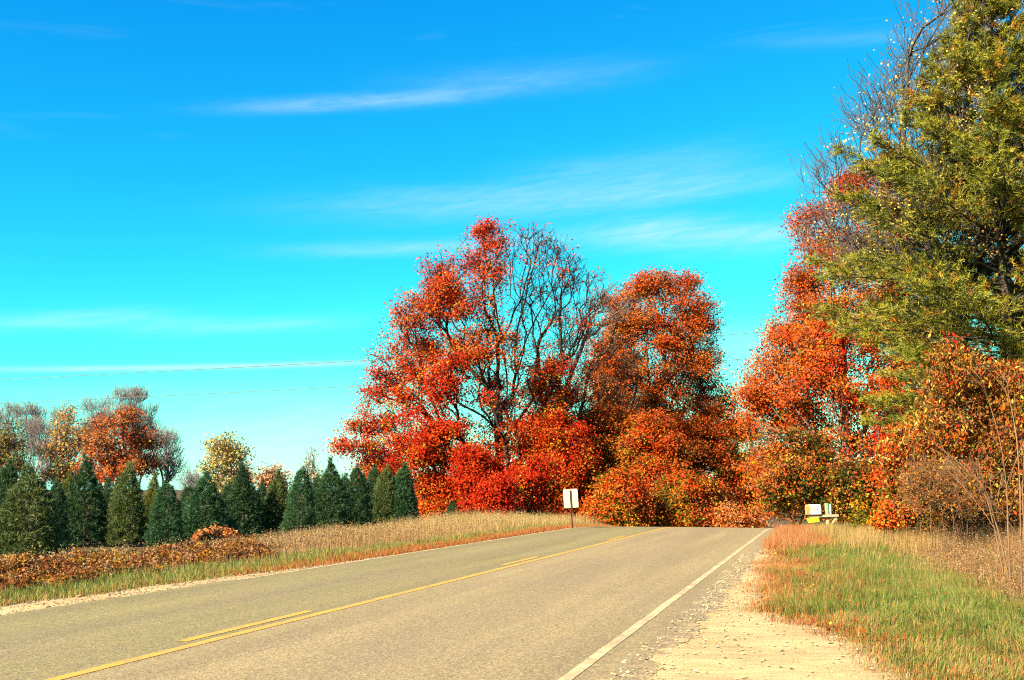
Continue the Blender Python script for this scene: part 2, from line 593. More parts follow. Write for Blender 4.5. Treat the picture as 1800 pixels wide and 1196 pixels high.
def stones(name, u, v, size, cols, label, zoff=0.014):
    n = len(u)
    x, y = XY(u, v)
    a = rng.random(n) * 6.283
    ca, sa = np.cos(a), np.sin(a)
    vv = ico_v[None] * (1 + 0.35 * (rng.random((n, 7, 1)) - 0.5))
    vv = vv * (size[:, None, None] * np.stack([0.7 + 0.6 * rng.random(n), 0.7 + 0.6 * rng.random(n), 0.4 + 0.4 * rng.random(n)], -1)[:, None, :])
    X = vv[..., 0] * ca[:, None] - vv[..., 1] * sa[:, None] + x[:, None]
    Y = vv[..., 0] * sa[:, None] + vv[..., 1] * ca[:, None] + y[:, None]
    Z = vv[..., 2] + (-drop(v) + zoff + size * 0.15)[:, None]
    V = np.stack([X, Y, Z], -1).reshape(-1, 3)
    F = (ico_f[None] + (np.arange(n) * 7)[:, None, None]).reshape(-1, 3)
    C = np.asarray(cols)[rng.integers(0, len(cols), n)] * (0.75 + 0.5 * rng.random((n, 1)))
    obj(name, mesh_from(name, V, F, STONE, np.repeat(C, 10, 0)), label=label, cat='gravel', kind='stuff')


m_, nt_ = new_mat('stone')
N_ = NT(nt_)
N_.out(N_.n('ShaderNodeBsdfPrincipled', {'Base Color': N_.n('ShaderNodeAttribute', attribute_name='Col').outputs['Color'], 'Roughness': 0.85, 'Specular IOR Level': 0.2}).outputs[0])
STONE = m_
STC = [(0.42, 0.32, 0.17), (0.34, 0.25, 0.14), (0.5, 0.42, 0.27), (0.18, 0.13, 0.085), (0.09, 0.07, 0.05), (0.38, 0.22, 0.12)]
n = 4200
v = 5 + 22 * rng.random(n) ** 1.3
f = rng.random(n)
u = edge_right(v) - 0.32 + (ue_right(v) + 0.2 - edge_right(v) + 0.32) * f ** 1.7
stones('loose_stones', u, v, 0.006 + 0.018 * rng.random(n) ** 3, STC[:3] + [(0.45, 0.34, 0.18), (0.4, 0.3, 0.16), (0.13, 0.10, 0.07), (0.3, 0.22, 0.12)], 'loose pale stones scattered over the gravel pull-off beside the road', 0.024)
n = 2600
v = 8 + 16 * rng.random(n)
u = ue_left(v) - 0.1 + (-9.25 - ue_left(v) + 0.1) * rng.random(n)
stones('loose_stones', u, v, 0.008 + 0.022 * rng.random(n) ** 2.2, [(0.34, 0.22, 0.12), (0.26, 0.165, 0.095), (0.16, 0.11, 0.07), (0.4, 0.28, 0.17)], 'pinkish stones lying along the far left road edge')


# ------------------------------------------------------------------ grass
def blades(u, v, h, w, lean, cols, jitter=0.25, droop=0.5, curved=None, dirbias=None, seg=1):
    n = len(u)
    if curved is None:
        x, y = XY(u, v)
    else:
        x, y = curved
    z = terrain(x, y)
    a = rng.random(n) * 6.283
    la = rng.random(n) * 6.283 if dirbias is None else dirbias + rng.normal(0, 0.8, n)
    L = lean * np.abs(rng.normal(0, 1, n)) * h
    dx, dy = np.cos(la) * L, np.sin(la) * L
    wx, wy = np.cos(a) * w / 2, np.sin(a) * w / 2
    b = np.stack([x, y, z - 0.01], -1)
    mid = np.stack([x + dx * 0.3, y + dy * 0.3, z + h * 0.55], -1)
    tip = np.stack([x + dx, y + dy, z + h * (1 - droop * np.minimum(L / np.maximum(h, 1e-4), 1) * 0.5)], -1)
    W = np.stack([wx, wy, 0 * wx], -1)
    if seg == 1:
        V = np.stack([b - W * 1.15, b + W * 1.15, tip], 1).reshape(-1, 3)
        return V, np.arange(n * 3).reshape(-1, 3), cols * (1 + jitter * (rng.random((n, 1)) - 0.5) * 2)
    V = np.stack([b - W, b + W, mid - W * 0.8, mid + W * 0.8, tip], 1).reshape(-1, 3)
    o = (np.arange(n) * 5)[:, None]
    F = np.stack([o + np.array([[0, 1, 3]]), o + np.array([[0, 3, 2]]), o + np.array([[2, 3, 4]])], 1).reshape(-1, 3)
    C = cols * (1 + jitter * (rng.random((n, 1)) - 0.5) * 2)
    return V, F, np.repeat(C, 3, 0)


def join(parts):
    off = 0
    VV, FF, CC = [], [], []
    for V, F, C in parts:
        VV.append(V)
        FF.append(F + off)
        CC.append(C)
        off += len(V)
    return np.concatenate(VV), np.concatenate(FF), np.concatenate(CC)


def pick(pal, wts):
    """pal (k,3), wts (n,k) -> one palette colour per row"""
    wts = np.maximum(wts, 1e-6)
    c = np.cumsum(wts / wts.sum(1, keepdims=True), 1)
    r = rng.random((len(wts), 1))
    return np.asarray(pal)[np.clip((r > c).sum(1), 0, len(pal) - 1)]


GREEN = (0.092, 0.140, 0.018)
GREEN2 = (0.185, 0.205, 0.040)
STRAW = (0.345, 0.215, 0.068)
RUST = (0.36, 0.105, 0.027)
BROWN = (0.15, 0.075, 0.03)
PINKTAN = (0.33, 0.18, 0.088)


def ub_right(v):      # where the mown verge ends and the brush begins
    return np.interp(v, [5, 11, 17, 22, 28, 36, 60], [4.0, 3.1, 2.5, 2.1, 1.65, 1.0, 0.6])


parts = []
for (v0, v1, n, wmul) in ((7.5, 14, 72000, 1.1), (14, 24, 92000, 1.5), (24, 46, 52000, 2.3)):
    v = v0 + (v1 - v0) * rng.random(n)
    e0, e1 = ue_right(v), ub_right(v) + 0.1
    t = rng.random(n)
    u = e0 + (e1 - e0) * t
    x, y = XY(u, v)
    dist = u - e0
    pn = fbm(x, y, 0.55)
    pn2 = fbm(x + 40, y - 9, 1.1)
    keep = rng.random(n) < np.clip(0.25 + dist * 1.7, 0, 1) * np.clip(0.45 + (fbm(x + 3, y + 8, 2.5) - 0.25) * 1.8, 0.15, 1)
    u, v, x, y, dist, pn, pn2, t = (q[keep] for q in (u, v, x, y, dist, pn, pn2, t))
    rustw = np.clip(1.55 - dist * 1.0 + (pn - 0.5) * 3.0, 0, 2.0) * np.clip((v - 10.5) / 3, 0.25, 1) * 1.15
    farred = np.clip((v - 31) / 5, 0, 1) * np.clip(1.6 - dist * 0.9, 0, 1) * 3
    w = np.stack([np.clip(0.95 + (pn2 - 0.5) * 2.6, 0.1, 2.2) * np.clip(dist * 0.9, 0.05, 1.2), np.clip(0.8 + (0.5 - pn) * 2, 0.2, 2) * np.clip(dist, 0.1, 1),
                  0.30 + np.clip((pn - 0.5) * 2.2, 0, 1) + np.clip((t - 0.75) * 4, 0, 1) * 0.6, rustw * 0.8 + farred,
                  0.18 + 0.3 * np.clip((t - 0.8) * 5, 0, 1)], 1)
    C = pick([GREEN, GREEN2, STRAW, RUST, BROWN], w)
    m = len(u)
    tuft = np.clip((fbm(x - 9, y + 21, 2.2) - 0.38) * 4, 0.25, 1.7)
    h = (0.05 + 0.105 * rng.random(m)) * (0.45 + 0.55 * tuft + 0.5 * pn2) * np.clip(0.5 + dist * 0.5, 0.5, 1.15) * np.clip(0.85 + v / 60, 0.8, 1.5)
    parts.append(blades(u, v, h, 0.0055 * wmul * (0.7 + 0.6 * rng.random(m)), 0.55, C, seg=2 if v0 < 10 else 1, dirbias=9.0 * fbm(x + 50, y, 0.7)))
# tall straw clumps near the far end of the verge
n = 9000
cu = np.array([1.1, 1.5, 0.9, 1.9, 2.2, 0.2, 1.3])
cv = np.array([33, 35, 30, 31, 27, 36, 38.5])
k = rng.integers(0, 7, n)
u = cu[k] + rng.normal(0, 0.28, n)
v = cv[k] + rng.normal(0, 0.9, n)
C = pick([STRAW, PINKTAN, GREEN2], np.tile([1.0, 0.3, 0.25], (n, 1)))
parts.append(blades(u, v, 0.25 + 0.35 * rng.random(n), np.full(n, 0.011), 0.3, C))
# rust haze of seeding grass at the crest
n = 14000
v = 29 + 14 * rng.random(n)
u = ue_right(v) + 0.1 + 1.7 * rng.random(n) ** 1.2
C = pick([RUST, PINKTAN, STRAW], np.tile([1.1, 0.7, 0.25], (n, 1)))
parts.append(blades(u, v, 0.14 + 0.22 * rng.random(n), np.full(n, 0.010), 0.35, C))
V, F, C = join(parts)
obj('verge_grass', mesh_from('verge_grass', V, F, GRASS, C), label='short green and rust coloured grass on the verge right of the road', cat='grass', kind='stuff')

# fallen leaves
n = 900
v = 8 + 34 * rng.random(n)
u = ue_right(v) + 0.15 + 3.8 * rng.random(n)
x, y = XY(u, v)
C = pick([(0.50, 0.13, 0.02), (0.45, 0.25, 0.04), (0.30, 0.09, 0.03), (0.5, 0.05, 0.015)], np.ones((n, 4)))
fallen_leaf_points = (np.stack([x, y, terrain(x, y) + 0.03 + 0.08 * rng.random(n) * (u > ue_right(v))], -1), 0.035 + 0.03 * rng.random(n), C)

# sparse runners creeping over the gravel edge
n = 5200
v = 7.5 + 17 * rng.random(n)
u = ue_right(v) - 0.5 * rng.random(n) ** 1.6
C = pick([RUST, STRAW, GREEN2, BROWN], np.tile([0.9, 1.0, 0.2, 0.5], (n, 1)))
V, F, C = blades(u, v, 0.025 + 0.05 * rng.random(n), np.full(n, 0.006), 1.6, C, droop=1.2)
obj('creeping_grass', mesh_from('creeping_grass', V, F, GRASS, C), label='thin dry grass runners creeping from the verge over the gravel', cat='grass', kind='stuff')


def seedheads(x, y, z, n_each, spread, size, cols):
    """small scattered leaf or seed faces round points"""
    n = len(x) * n_each
    p = np.repeat(np.stack([x, y, z], -1), n_each, 0) + rng.normal(0, 1, (n, 3)) * np.repeat(spread, n_each, 0)
    return leaf_quads(p, size * (0.6 + 0.8 * rng.random(n)), cols if len(cols) == n else np.repeat(cols, n_each, 0), tri=True)


def rand_unit(n, up=0.0):
    d = rng.normal(0, 1, (n, 3))
    d[:, 2] += up
    return d / np.linalg.norm(d, axis=1, keepdims=True)


def leaf_quads(p, size, cols, nrm=None, aspect=0.75, axis=None, fold=0.25, tri=False):
    """one folded diamond for each point -> two triangles"""
    n = len(p)
    if nrm is None:
        nrm = rand_unit(n, 0.8)
    a = rand_unit(n) if axis is None else axis
    a = a - nrm * np.sum(a * nrm, 1, keepdims=True)
    a /= np.linalg.norm(a, axis=1, keepdims=True) + 1e-9
    b = np.cross(nrm, a)
    s = np.asarray(size).reshape(-1, 1) * np.ones((n, 1))
    if tri:
        s = s * 1.12
        V = np.stack([p - a * s * 0.55, p + b * s * 0.55 * aspect + a * s * 0.25, p - b * s * 0.5 * aspect + a * s * 0.4], 1).reshape(-1, 3)
        return V, np.arange(n * 3).reshape(-1, 3), cols
    V = np.stack([p - a * s * 0.5, p + b * s * 0.5 * aspect + nrm * s * fold * 0.5, p + a * s * 0.5, p - b * s * 0.5 * aspect + nrm * s * fold * 0.5], 1).reshape(-1, 3)
    o = (np.arange(n) * 4)[:, None]
    F = np.stack([o + np.array([[0, 1, 2]]), o + np.array([[0, 2, 3]])], 1).reshape(-1, 3)
    return V, F, np.repeat(cols, 2, 0)


V, F, C = leaf_quads(*fallen_leaf_points)
obj('fallen_leaves', mesh_from('fallen_leaves', V, F, LEAF, C), label='scattered fallen orange and tan leaves lying in the right verge', cat='leaves', kind='stuff')

# brush right of the verge: tan and pinkish dead weeds
parts = []
for (v0, v1, n, w0, w1) in ((9, 24, 62000, 2.0, 2.8), (24, 46, 48000, 3.2, 5.5)):
    v = v0 + (v1 - v0) * rng.random(n)
    wd = w0 + (w1 - w0) * (v - v0) / (v1 - v0)
    t = rng.random(n)
    u = ub_right(v) + 0.22 * rng.normal(0, 1, n) * (t < 0.5) + 0.35 * (fbm(v, 0 * v, 0.8) - 0.5) + wd * t
    x, y = XY(u, v)
    pn = fbm(x, y, 0.4)
    pn2 = fbm(x + 20, y, 1.0)
    keep = rng.random(n) < np.clip(0.35 + pn2 * 1.1, 0, 1)
    u, v, x, y, pn, pn2, t = (q[keep] for q in (u, v, x, y, pn, pn2, t))
    m = len(u)
    C = pick([STRAW, PINKTAN, BROWN, RUST, GREEN2], np.stack([0.35 + 0.7 * pn, 1.2 + 0 * pn, 0.5 + pn2, 0.12 + 0.5 * np.clip(pn2 - 0.55, 0, 1), 0.20 * (1 - t)], 1)) * 0.92
    h = (0.15 + 0.33 * rng.random(m)) * (0.55 + 0.7 * pn2) * np.clip(0.85 + (u - ub_right(v)) * 0.7, 0.6, 1.9)
    parts.append(blades(u, v, h, 0.005 + 0.005 * rng.random(m), 0.5, C))
    sel = rng.random(m) < 0.5
    zz = terrain(x[sel], y[sel]) + h[sel] * (0.3 + 0.65 * rng.random(sel.sum()))
    parts.append(seedheads(x[sel], y[sel], zz, 3, np.array([[0.05, 0.05, 0.06]]).repeat(sel.sum(), 0), 0.022, C[sel] * 1.05))
V, F, C = join(parts)
obj('dry_brush', mesh_from('dry_brush', V, F, GRASS, C), label='tangled tan and pinkish dead weeds between the mown verge and the bushes', cat='brush', kind='stuff')

# left verge: green strip and rust edge, then tall pale grass
parts = []
n = 76000
v = 11 + 42 * rng.random(n) ** 1.2
e = ue_left(v)
wd = np.interp(v, [10, 18, 25, 35, 55], [1.35, 1.3, 1.2, 0.9, 0.8])
t = rng.random(n)
u = e - wd * t
x, y = XY(u, v)
pn = fbm(x, y, 0.5)
C = pick([GREEN, GREEN2, STRAW, RUST], np.stack([0.35 + 0 * t, np.clip(0.15 + t * 2.2, 0, 1.9) * np.clip(1.4 - (v - 22) / 26, 0.35, 1.4), 0.35 + np.clip((v - 24) / 14, 0, 1) * t,
                                                  np.clip(1.1 - t * 1.7, 0, 1) * np.clip((v - 17.0) / 4, 0.08, 2.4) * 3.0], 1))
h = (0.09 + 0.17 * rng.random(n)) * (0.6 + 0.8 * pn) * (0.55 + 0.65 * t)
parts.append(blades(u, v, h, 0.008 + 0.008 * rng.random(n), 0.45, C))
V, F, C = join(parts)
obj('verge_grass', mesh_from('verge_grass', V, F, GRASS, C), label='green grass with a rust red fringe along the far left road edge', cat='grass', kind='stuff')

parts = []
n = 88000
v = 17 + 50 * rng.random(n) ** 1.05
wd = np.interp(v, [17, 25, 35, 45, 65], [2.0, 4.2, 4.6, 4.8, 4.0])
t = rng.random(n)
u = -10.35 - wd * t + 0.2 * rng.normal(0, 1, n)
x, y = XY(u, v)
pn = fbm(x, y, 0.35)
keep = rng.random(n) < np.clip((v - 18) / 9, 0.06, 1) * np.clip(0.3 + pn * 1.3, 0, 1)
u, v, x, y, t, pn = (q[keep] for q in (u, v, x, y, t, pn))
m = len(u)
C = pick([STRAW, PINKTAN, BROWN, (0.42, 0.30, 0.12)], np.stack([0.7 + 0 * t, 0.8 * np.clip((44 - v) / 14, 0.15, 1.3), 0.3 + 0.4 * np.clip((34 - v) / 10, 0, 1), np.clip((v - 30) / 10, 0.1, 1.4)], 1))
h = (0.30 + 0.42 * rng.random(m)) * (0.65 + 0.6 * pn) * np.interp(v, [15, 34, 40, 46], [0.48, 0.58, 0.85, 1.0])
parts.append(blades(u, v, h, 0.008 + 0.006 * rng.random(m), 0.18, C))
sel = rng.random(m) < 0.35
zz = terrain(x[sel], y[sel]) + h[sel] * (0.8 + 0.2 * rng.random(sel.sum()))
parts.append(seedheads(x[sel], y[sel], zz, 3, np.array([[0.02, 0.02, 0.06]]).repeat(sel.sum(), 0), 0.022, C[sel]))
V, F, C = join(parts)
obj('tall_grass', mesh_from('tall_grass', V, F, GRASS, C), label='tall pale dry grass between the road and the Christmas tree rows', cat='grass', kind='stuff')

# goldenrod and other rust weeds at the left
parts = []
n = 2600
v = 11.5 + 11.0 * rng.random(n) ** 0.9
wd = np.interp(v, [11, 17, 28], [1.5, 1.9, 1.9])
t = rng.random(n)
u = -11.25 + 0.15 * rng.normal(0, 1, n) - wd * t - np.interp(v, [11, 22, 28], [0.0, 0.0, 0.5])
x, y = XY(u, v)
pn = fbm(x, y, 0.6)
h = (0.22 + 0.32 * rng.random(n)) * (0.12 + 1.55 * fbm(x + 7, y + 3, 1.1)) * np.interp(v, [11, 18, 24, 28], [0.60, 0.62, 0.58, 0.45])
W = np.stack([1.0 + 0 * pn, 0.55 * pn * 2 * np.clip((v - 13) / 6, 0.4, 1.6), 0.75 + 0 * pn, 0.25 + 0.5 * pn, 0.15 + 0 * pn], 1)
WPAL = [(0.19, 0.062, 0.016), (0.32, 0.135, 0.014), (0.11, 0.042, 0.016), (0.28, 0.16, 0.075), (0.14, 0.12, 0.02)]
C = pick(WPAL, W)
z0 = terrain(x, y)
parts.append(blades(u, v, h, np.full(n, 0.011), 0.22, np.tile((0.2, 0.09, 0.04), (n, 1))))
for f in (0.25, 0.42, 0.58, 0.74, 0.9, 1.0):
    k = 7 if f < 0.9 else 10
    parts.append(seedheads(x, y, z0 + h * f, k, np.array([[0.085, 0.085, 0.05]]).repeat(n, 0) * (1.05 - 0.35 * f), 0.042, C * (0.9 + 0.25 * f)))  # leaf colour darkens downwards, painting in shade at the weeds' foot
V, F, C = join(parts)
obj('rust_weeds', mesh_from('rust_weeds', V, F, LEAF, C), label='rust brown and golden weeds along the left roadside in front of the nearest evergreens', cat='weeds', kind='stuff')
# seed plumes standing above the weeds
n = 700
v = 13 + 19 * rng.random(n)
u = -12.0 - 1.6 * rng.random(n)
x, y = XY(u, v)
h = 0.22 + 0.26 * rng.random(n)
z0 = terrain(x, y)
C = pick([(0.30, 0.18, 0.09), (0.36, 0.26, 0.13), (0.24, 0.18, 0.06)], np.ones((n, 3)))
parts = [blades(u, v, h, np.full(n, 0.010), 0.12, C * 0.8)]
for f in (0.72, 0.82, 0.92, 1.0):
    parts.append(seedheads(x, y, z0 + h * f, 3, np.array([[0.05, 0.05, 0.04]]).repeat(n, 0), 0.026, C))
V, F, C = join(parts)
obj('seed_plumes', mesh_from('seed_plumes', V, F, LEAF, C), label='thin pale seed plumes standing in front of the left evergreens', cat='weeds', kind='stuff')

#TREES
BARK_FAR2 = bark_mat('bark_slate', (0.05, 0.045, 0.045), (0.11, 0.095, 0.09))
# ------------------------------------------------------------------ trees
def leaf_cloud(p, size, C, n_each, spread, out_from, upb=0.5, aspect=0.8, droop=0.0, jit=0.22, tri=False):
    n = len(p) * n_each
    q = np.repeat(p, n_each, 0) + rng.normal(0, 1, (n, 3)) * np.array(spread)
    o = q - out_from
    o /= np.linalg.norm(o, axis=1, keepdims=True) + 1e-6
    nr = rng.normal(0, 1, (n, 3)) * 0.75 + o * 0.7 + np.array([0, 0, upb])
    nr /= np.linalg.norm(nr, axis=1, keepdims=True)
    ax = None
    if droop:
        ax = rng.normal(0, 1, (n, 3)) * (1 - droop) + np.array([0, 0, -1.0]) * droop
        nr = rng.normal(0, 1, (n, 3)) + o * 0.6
        nr /= np.linalg.norm(nr, axis=1, keepdims=True)
    cc = np.repeat(C, n_each, 0)
    cc = cc * (1 + jit * rng.normal(0, 1, (n, 1))) * (1 + 0.12 * rng.normal(0, 1, (n, 3)))
    return leaf_quads(q, size * (0.65 + 0.7 * rng.random(n)), np.clip(cc, 0.002, 0.95), nr, aspect, ax, tri=tri)


def tubes(A, B, ra, rb, sides):
    d = B - A
    L = np.linalg.norm(d, axis=1, keepdims=True) + 1e-9
    d = d / L
    ref = np.where(np.abs(d[:, 2:3]) > 0.9, np.array([[1.0, 0, 0]]), np.array([[0, 0, 1.0]]))
    e1 = np.cross(d, ref)
    e1 /= np.linalg.norm(e1, axis=1, keepdims=True) + 1e-9
    e2 = np.cross(d, e1)
    th = np.arange(sides) * 2 * math.pi / sides
    c, s = np.cos(th)[None, :, None], np.sin(th)[None, :, None]
    ring = e1[:, None] * c + e2[:, None] * s
    V = np.concatenate([A[:, None] + ring * ra[:, None, None], B[:, None] + ring * rb[:, None, None]], 1)
    n = len(A)
    o = (np.arange(n) * sides * 2)[:, None, None]
    i = np.arange(sides)
    j = (i + 1) % sides
    f = np.stack([i, j, j + sides, i + sides], -1)[None]
    return V.reshape(-1, 3), (f + o).reshape(-1, 4)


class Skel:
    """branch skeleton: nodes with a parent"""
    def __init__(self):
        self.p, self.par, self.pl = [], [], []

    def add(self, p, par):
        self.p.append(np.asarray(p, float))
        self.par.append(par)
        self.pl.append(0.0 if par < 0 else self.pl[par] + np.linalg.norm(self.p[-1] - self.p[par]))
        return len(self.p) - 1

    def polyline(self, pts, par=-1):
        for q in pts:
            par = self.add(q, par)
        return par

    def dirn(self, i):
        j = self.par[i]
        if j < 0:
            return np.array([0, 0, 1.0])
        d = self.p[i] - self.p[j]
        return d / (np.linalg.norm(d) + 1e-9)

    def curve(self, par, q, seg, jit=0.06, stiff=0.35):
        a = self.p[par]
        L = np.linalg.norm(q - a)
        k = max(1, int(round(L / seg)))
        c = a + (self.dirn(par) * stiff + np.array([0, 0, 0.15])) * L * 0.6 + (q - a) * 0.15
        for i in range(1, k + 1):
            t = i / k
            z = (1 - t) ** 2 * a + 2 * t * (1 - t) * c + t * t * q
            if i < k:
                z = z + rng.normal(0, jit, 3) * min(seg, 1) * 0.8
            par = self.add(z, par)
        return par

    def attach(self, pts, bf, seg, down=1.2, stiff=0.35, jit=0.06, min_i=0):
        """greedy spanning growth: cost = length + bf * path to the root"""
        pts = np.asarray(pts, float)
        n = len(pts)
        best = np.full(n, 1e9)
        who = np.zeros(n, int)
        P0 = np.array(self.p[min_i:])
        L0 = np.array(self.pl[min_i:])
        for a0 in range(0, n, 400):
            d = pts[a0:a0 + 400, None] - P0[None]
            L = np.sqrt((d * d).sum(2))
            c = L * (1 + down * np.clip(0.1 - d[..., 2] / (L + 1e-6), 0, 2)) + bf * L0[None]
            k = c.argmin(1)
            who[a0:a0 + 400] = k + min_i
            best[a0:a0 + 400] = c[np.arange(len(k)), k]
        tips = []
        step = 0
        while len(pts):
            k = int(best.argmin())
            n0 = len(self.p)
            tips.append(self.curve(int(who[k]), pts[k], seg, jit, stiff))
            best[k] = 1e12
            for i in range(n0, len(self.p)):
                d = pts - self.p[i]
                L = np.sqrt((d * d).sum(1))
                c = L * (1 + down * np.clip(0.1 - d[:, 2] / (L + 1e-6), 0, 2)) + bf * self.pl[i]
                m = (c < best) & (best < 1e11)
                best[m] = c[m]
                who[m] = i
            step += 1
            if step % 100 == 0 or step == n:
                al = best < 1e11
                pts, best, who = pts[al], best[al], who[al]
        return tips

    def radii(self, tip_r, expo, rmax):
        n = len(self.p)
        w = np.zeros(n)
        hasc = np.zeros(n, bool)
        for i in range(n):
            if self.par[i] >= 0:
                hasc[self.par[i]] = True
        w[~hasc] = 1
        for i in range(n - 1, -1, -1):
            if self.par[i] >= 0:
                w[self.par[i]] += w[i]
        r = tip_r * np.maximum(w, 1) ** expo
        r *= min(1.0, rmax / r.max()) if r.max() > rmax else 1.0
        return np.maximum(r, tip_r)


def skel_mesh(sk, r, thr, thick_sides=7):
    p = np.array(sk.p)
    par = np.array(sk.par)
    e = np.where(par >= 0)[0]
    A, B = p[par[e]], p[e]
    rb = r[e]
    ra = np.minimum(r[par[e]], rb * 1.35)
    big = rb >= thr
    out = []
    for m, s in ((big, thick_sides), (~big, 3)):
        out.append(tubes(A[m], B[m], ra[m], rb[m], s) if m.any() else None)
    return out


def crown_sampler(rows, d, depth=0.85, cy=0.0):
    z = np.array([P((l + r) / 2, py, d)[2] for (py, l, r) in rows])
    xl = np.array([P(l, py, d)[0] for (py, l, r) in rows])
    xr = np.array([P(r, py, d)[0] for (py, l, r) in rows])
    o = np.argsort(z)
    z, xl, xr = z[o], xl[o], xr[o]
    wmax = ((xr - xl) / 2).max()

    def samp(n, rmin=0.0, rpow=0.5, zpow=1.0):
        out = []
        while len(out) < n:
            k = max(64, n * 2)
            zz = z[0] + (z[-1] - z[0]) * rng.random(k)
            l, r_ = np.interp(zz, z, xl), np.interp(zz, z, xr)
            w = (r_ - l) / 2
            keep = rng.random(k) < (w / wmax) ** zpow
            th = rng.random(k) * 2 * math.pi
            rr = rmin + (1 - rmin) * rng.random(k) ** rpow
            x = (l + r_) / 2 + w * rr * np.cos(th)
            y = cy + np.minimum(w, wmax * 0.75) * depth * rr * np.sin(th)
            out += [v for v, kk in zip(np.stack([x, y + d, zz], -1), keep) if kk]
        return np.array(out[:n])

    def inside(q, m=1.05):
        l, r_ = np.interp(q[:, 2], z, xl), np.interp(q[:, 2], z, xr)
        w = (r_ - l) / 2 + 1e-3
        a = (q[:, 0] - (l + r_) / 2) / w
        b = (q[:, 1] - d - cy) / (np.minimum(w, wmax * 0.75) * depth + 1e-3)
        small = wmax < 2.4
        mm = m * np.clip(0.80 + (1.1 if small else 0.75) * (fbm(q[:, 0] * 1.0 + q[:, 1] * 0.8, q[:, 2], 1.0 if small else 0.45) - (0.22 if small else 0.15)), 0.62 if small else 0.75, 1.25)
        return (a * a + b * b < mm * mm) & (q[:, 2] > z[0] - 0.1) & (q[:, 2] < z[-1] + 0.25)
    return samp, inside, (z[0], z[-1], wmax)


def to_px(q):
    """where points show in the photograph, for reading colours and bare patches off it"""
    y = q[:, 1]
    t = (q[:, 2] - CAM_H) / y
    cp, sp = math.cos(PITCH), math.sin(PITCH)
    b = (t * cp - sp) / (cp + t * sp)
    a = q[:, 0] / y * (cp - b * sp)
    return 900 + 2000 * a, 598 - 2000 * b


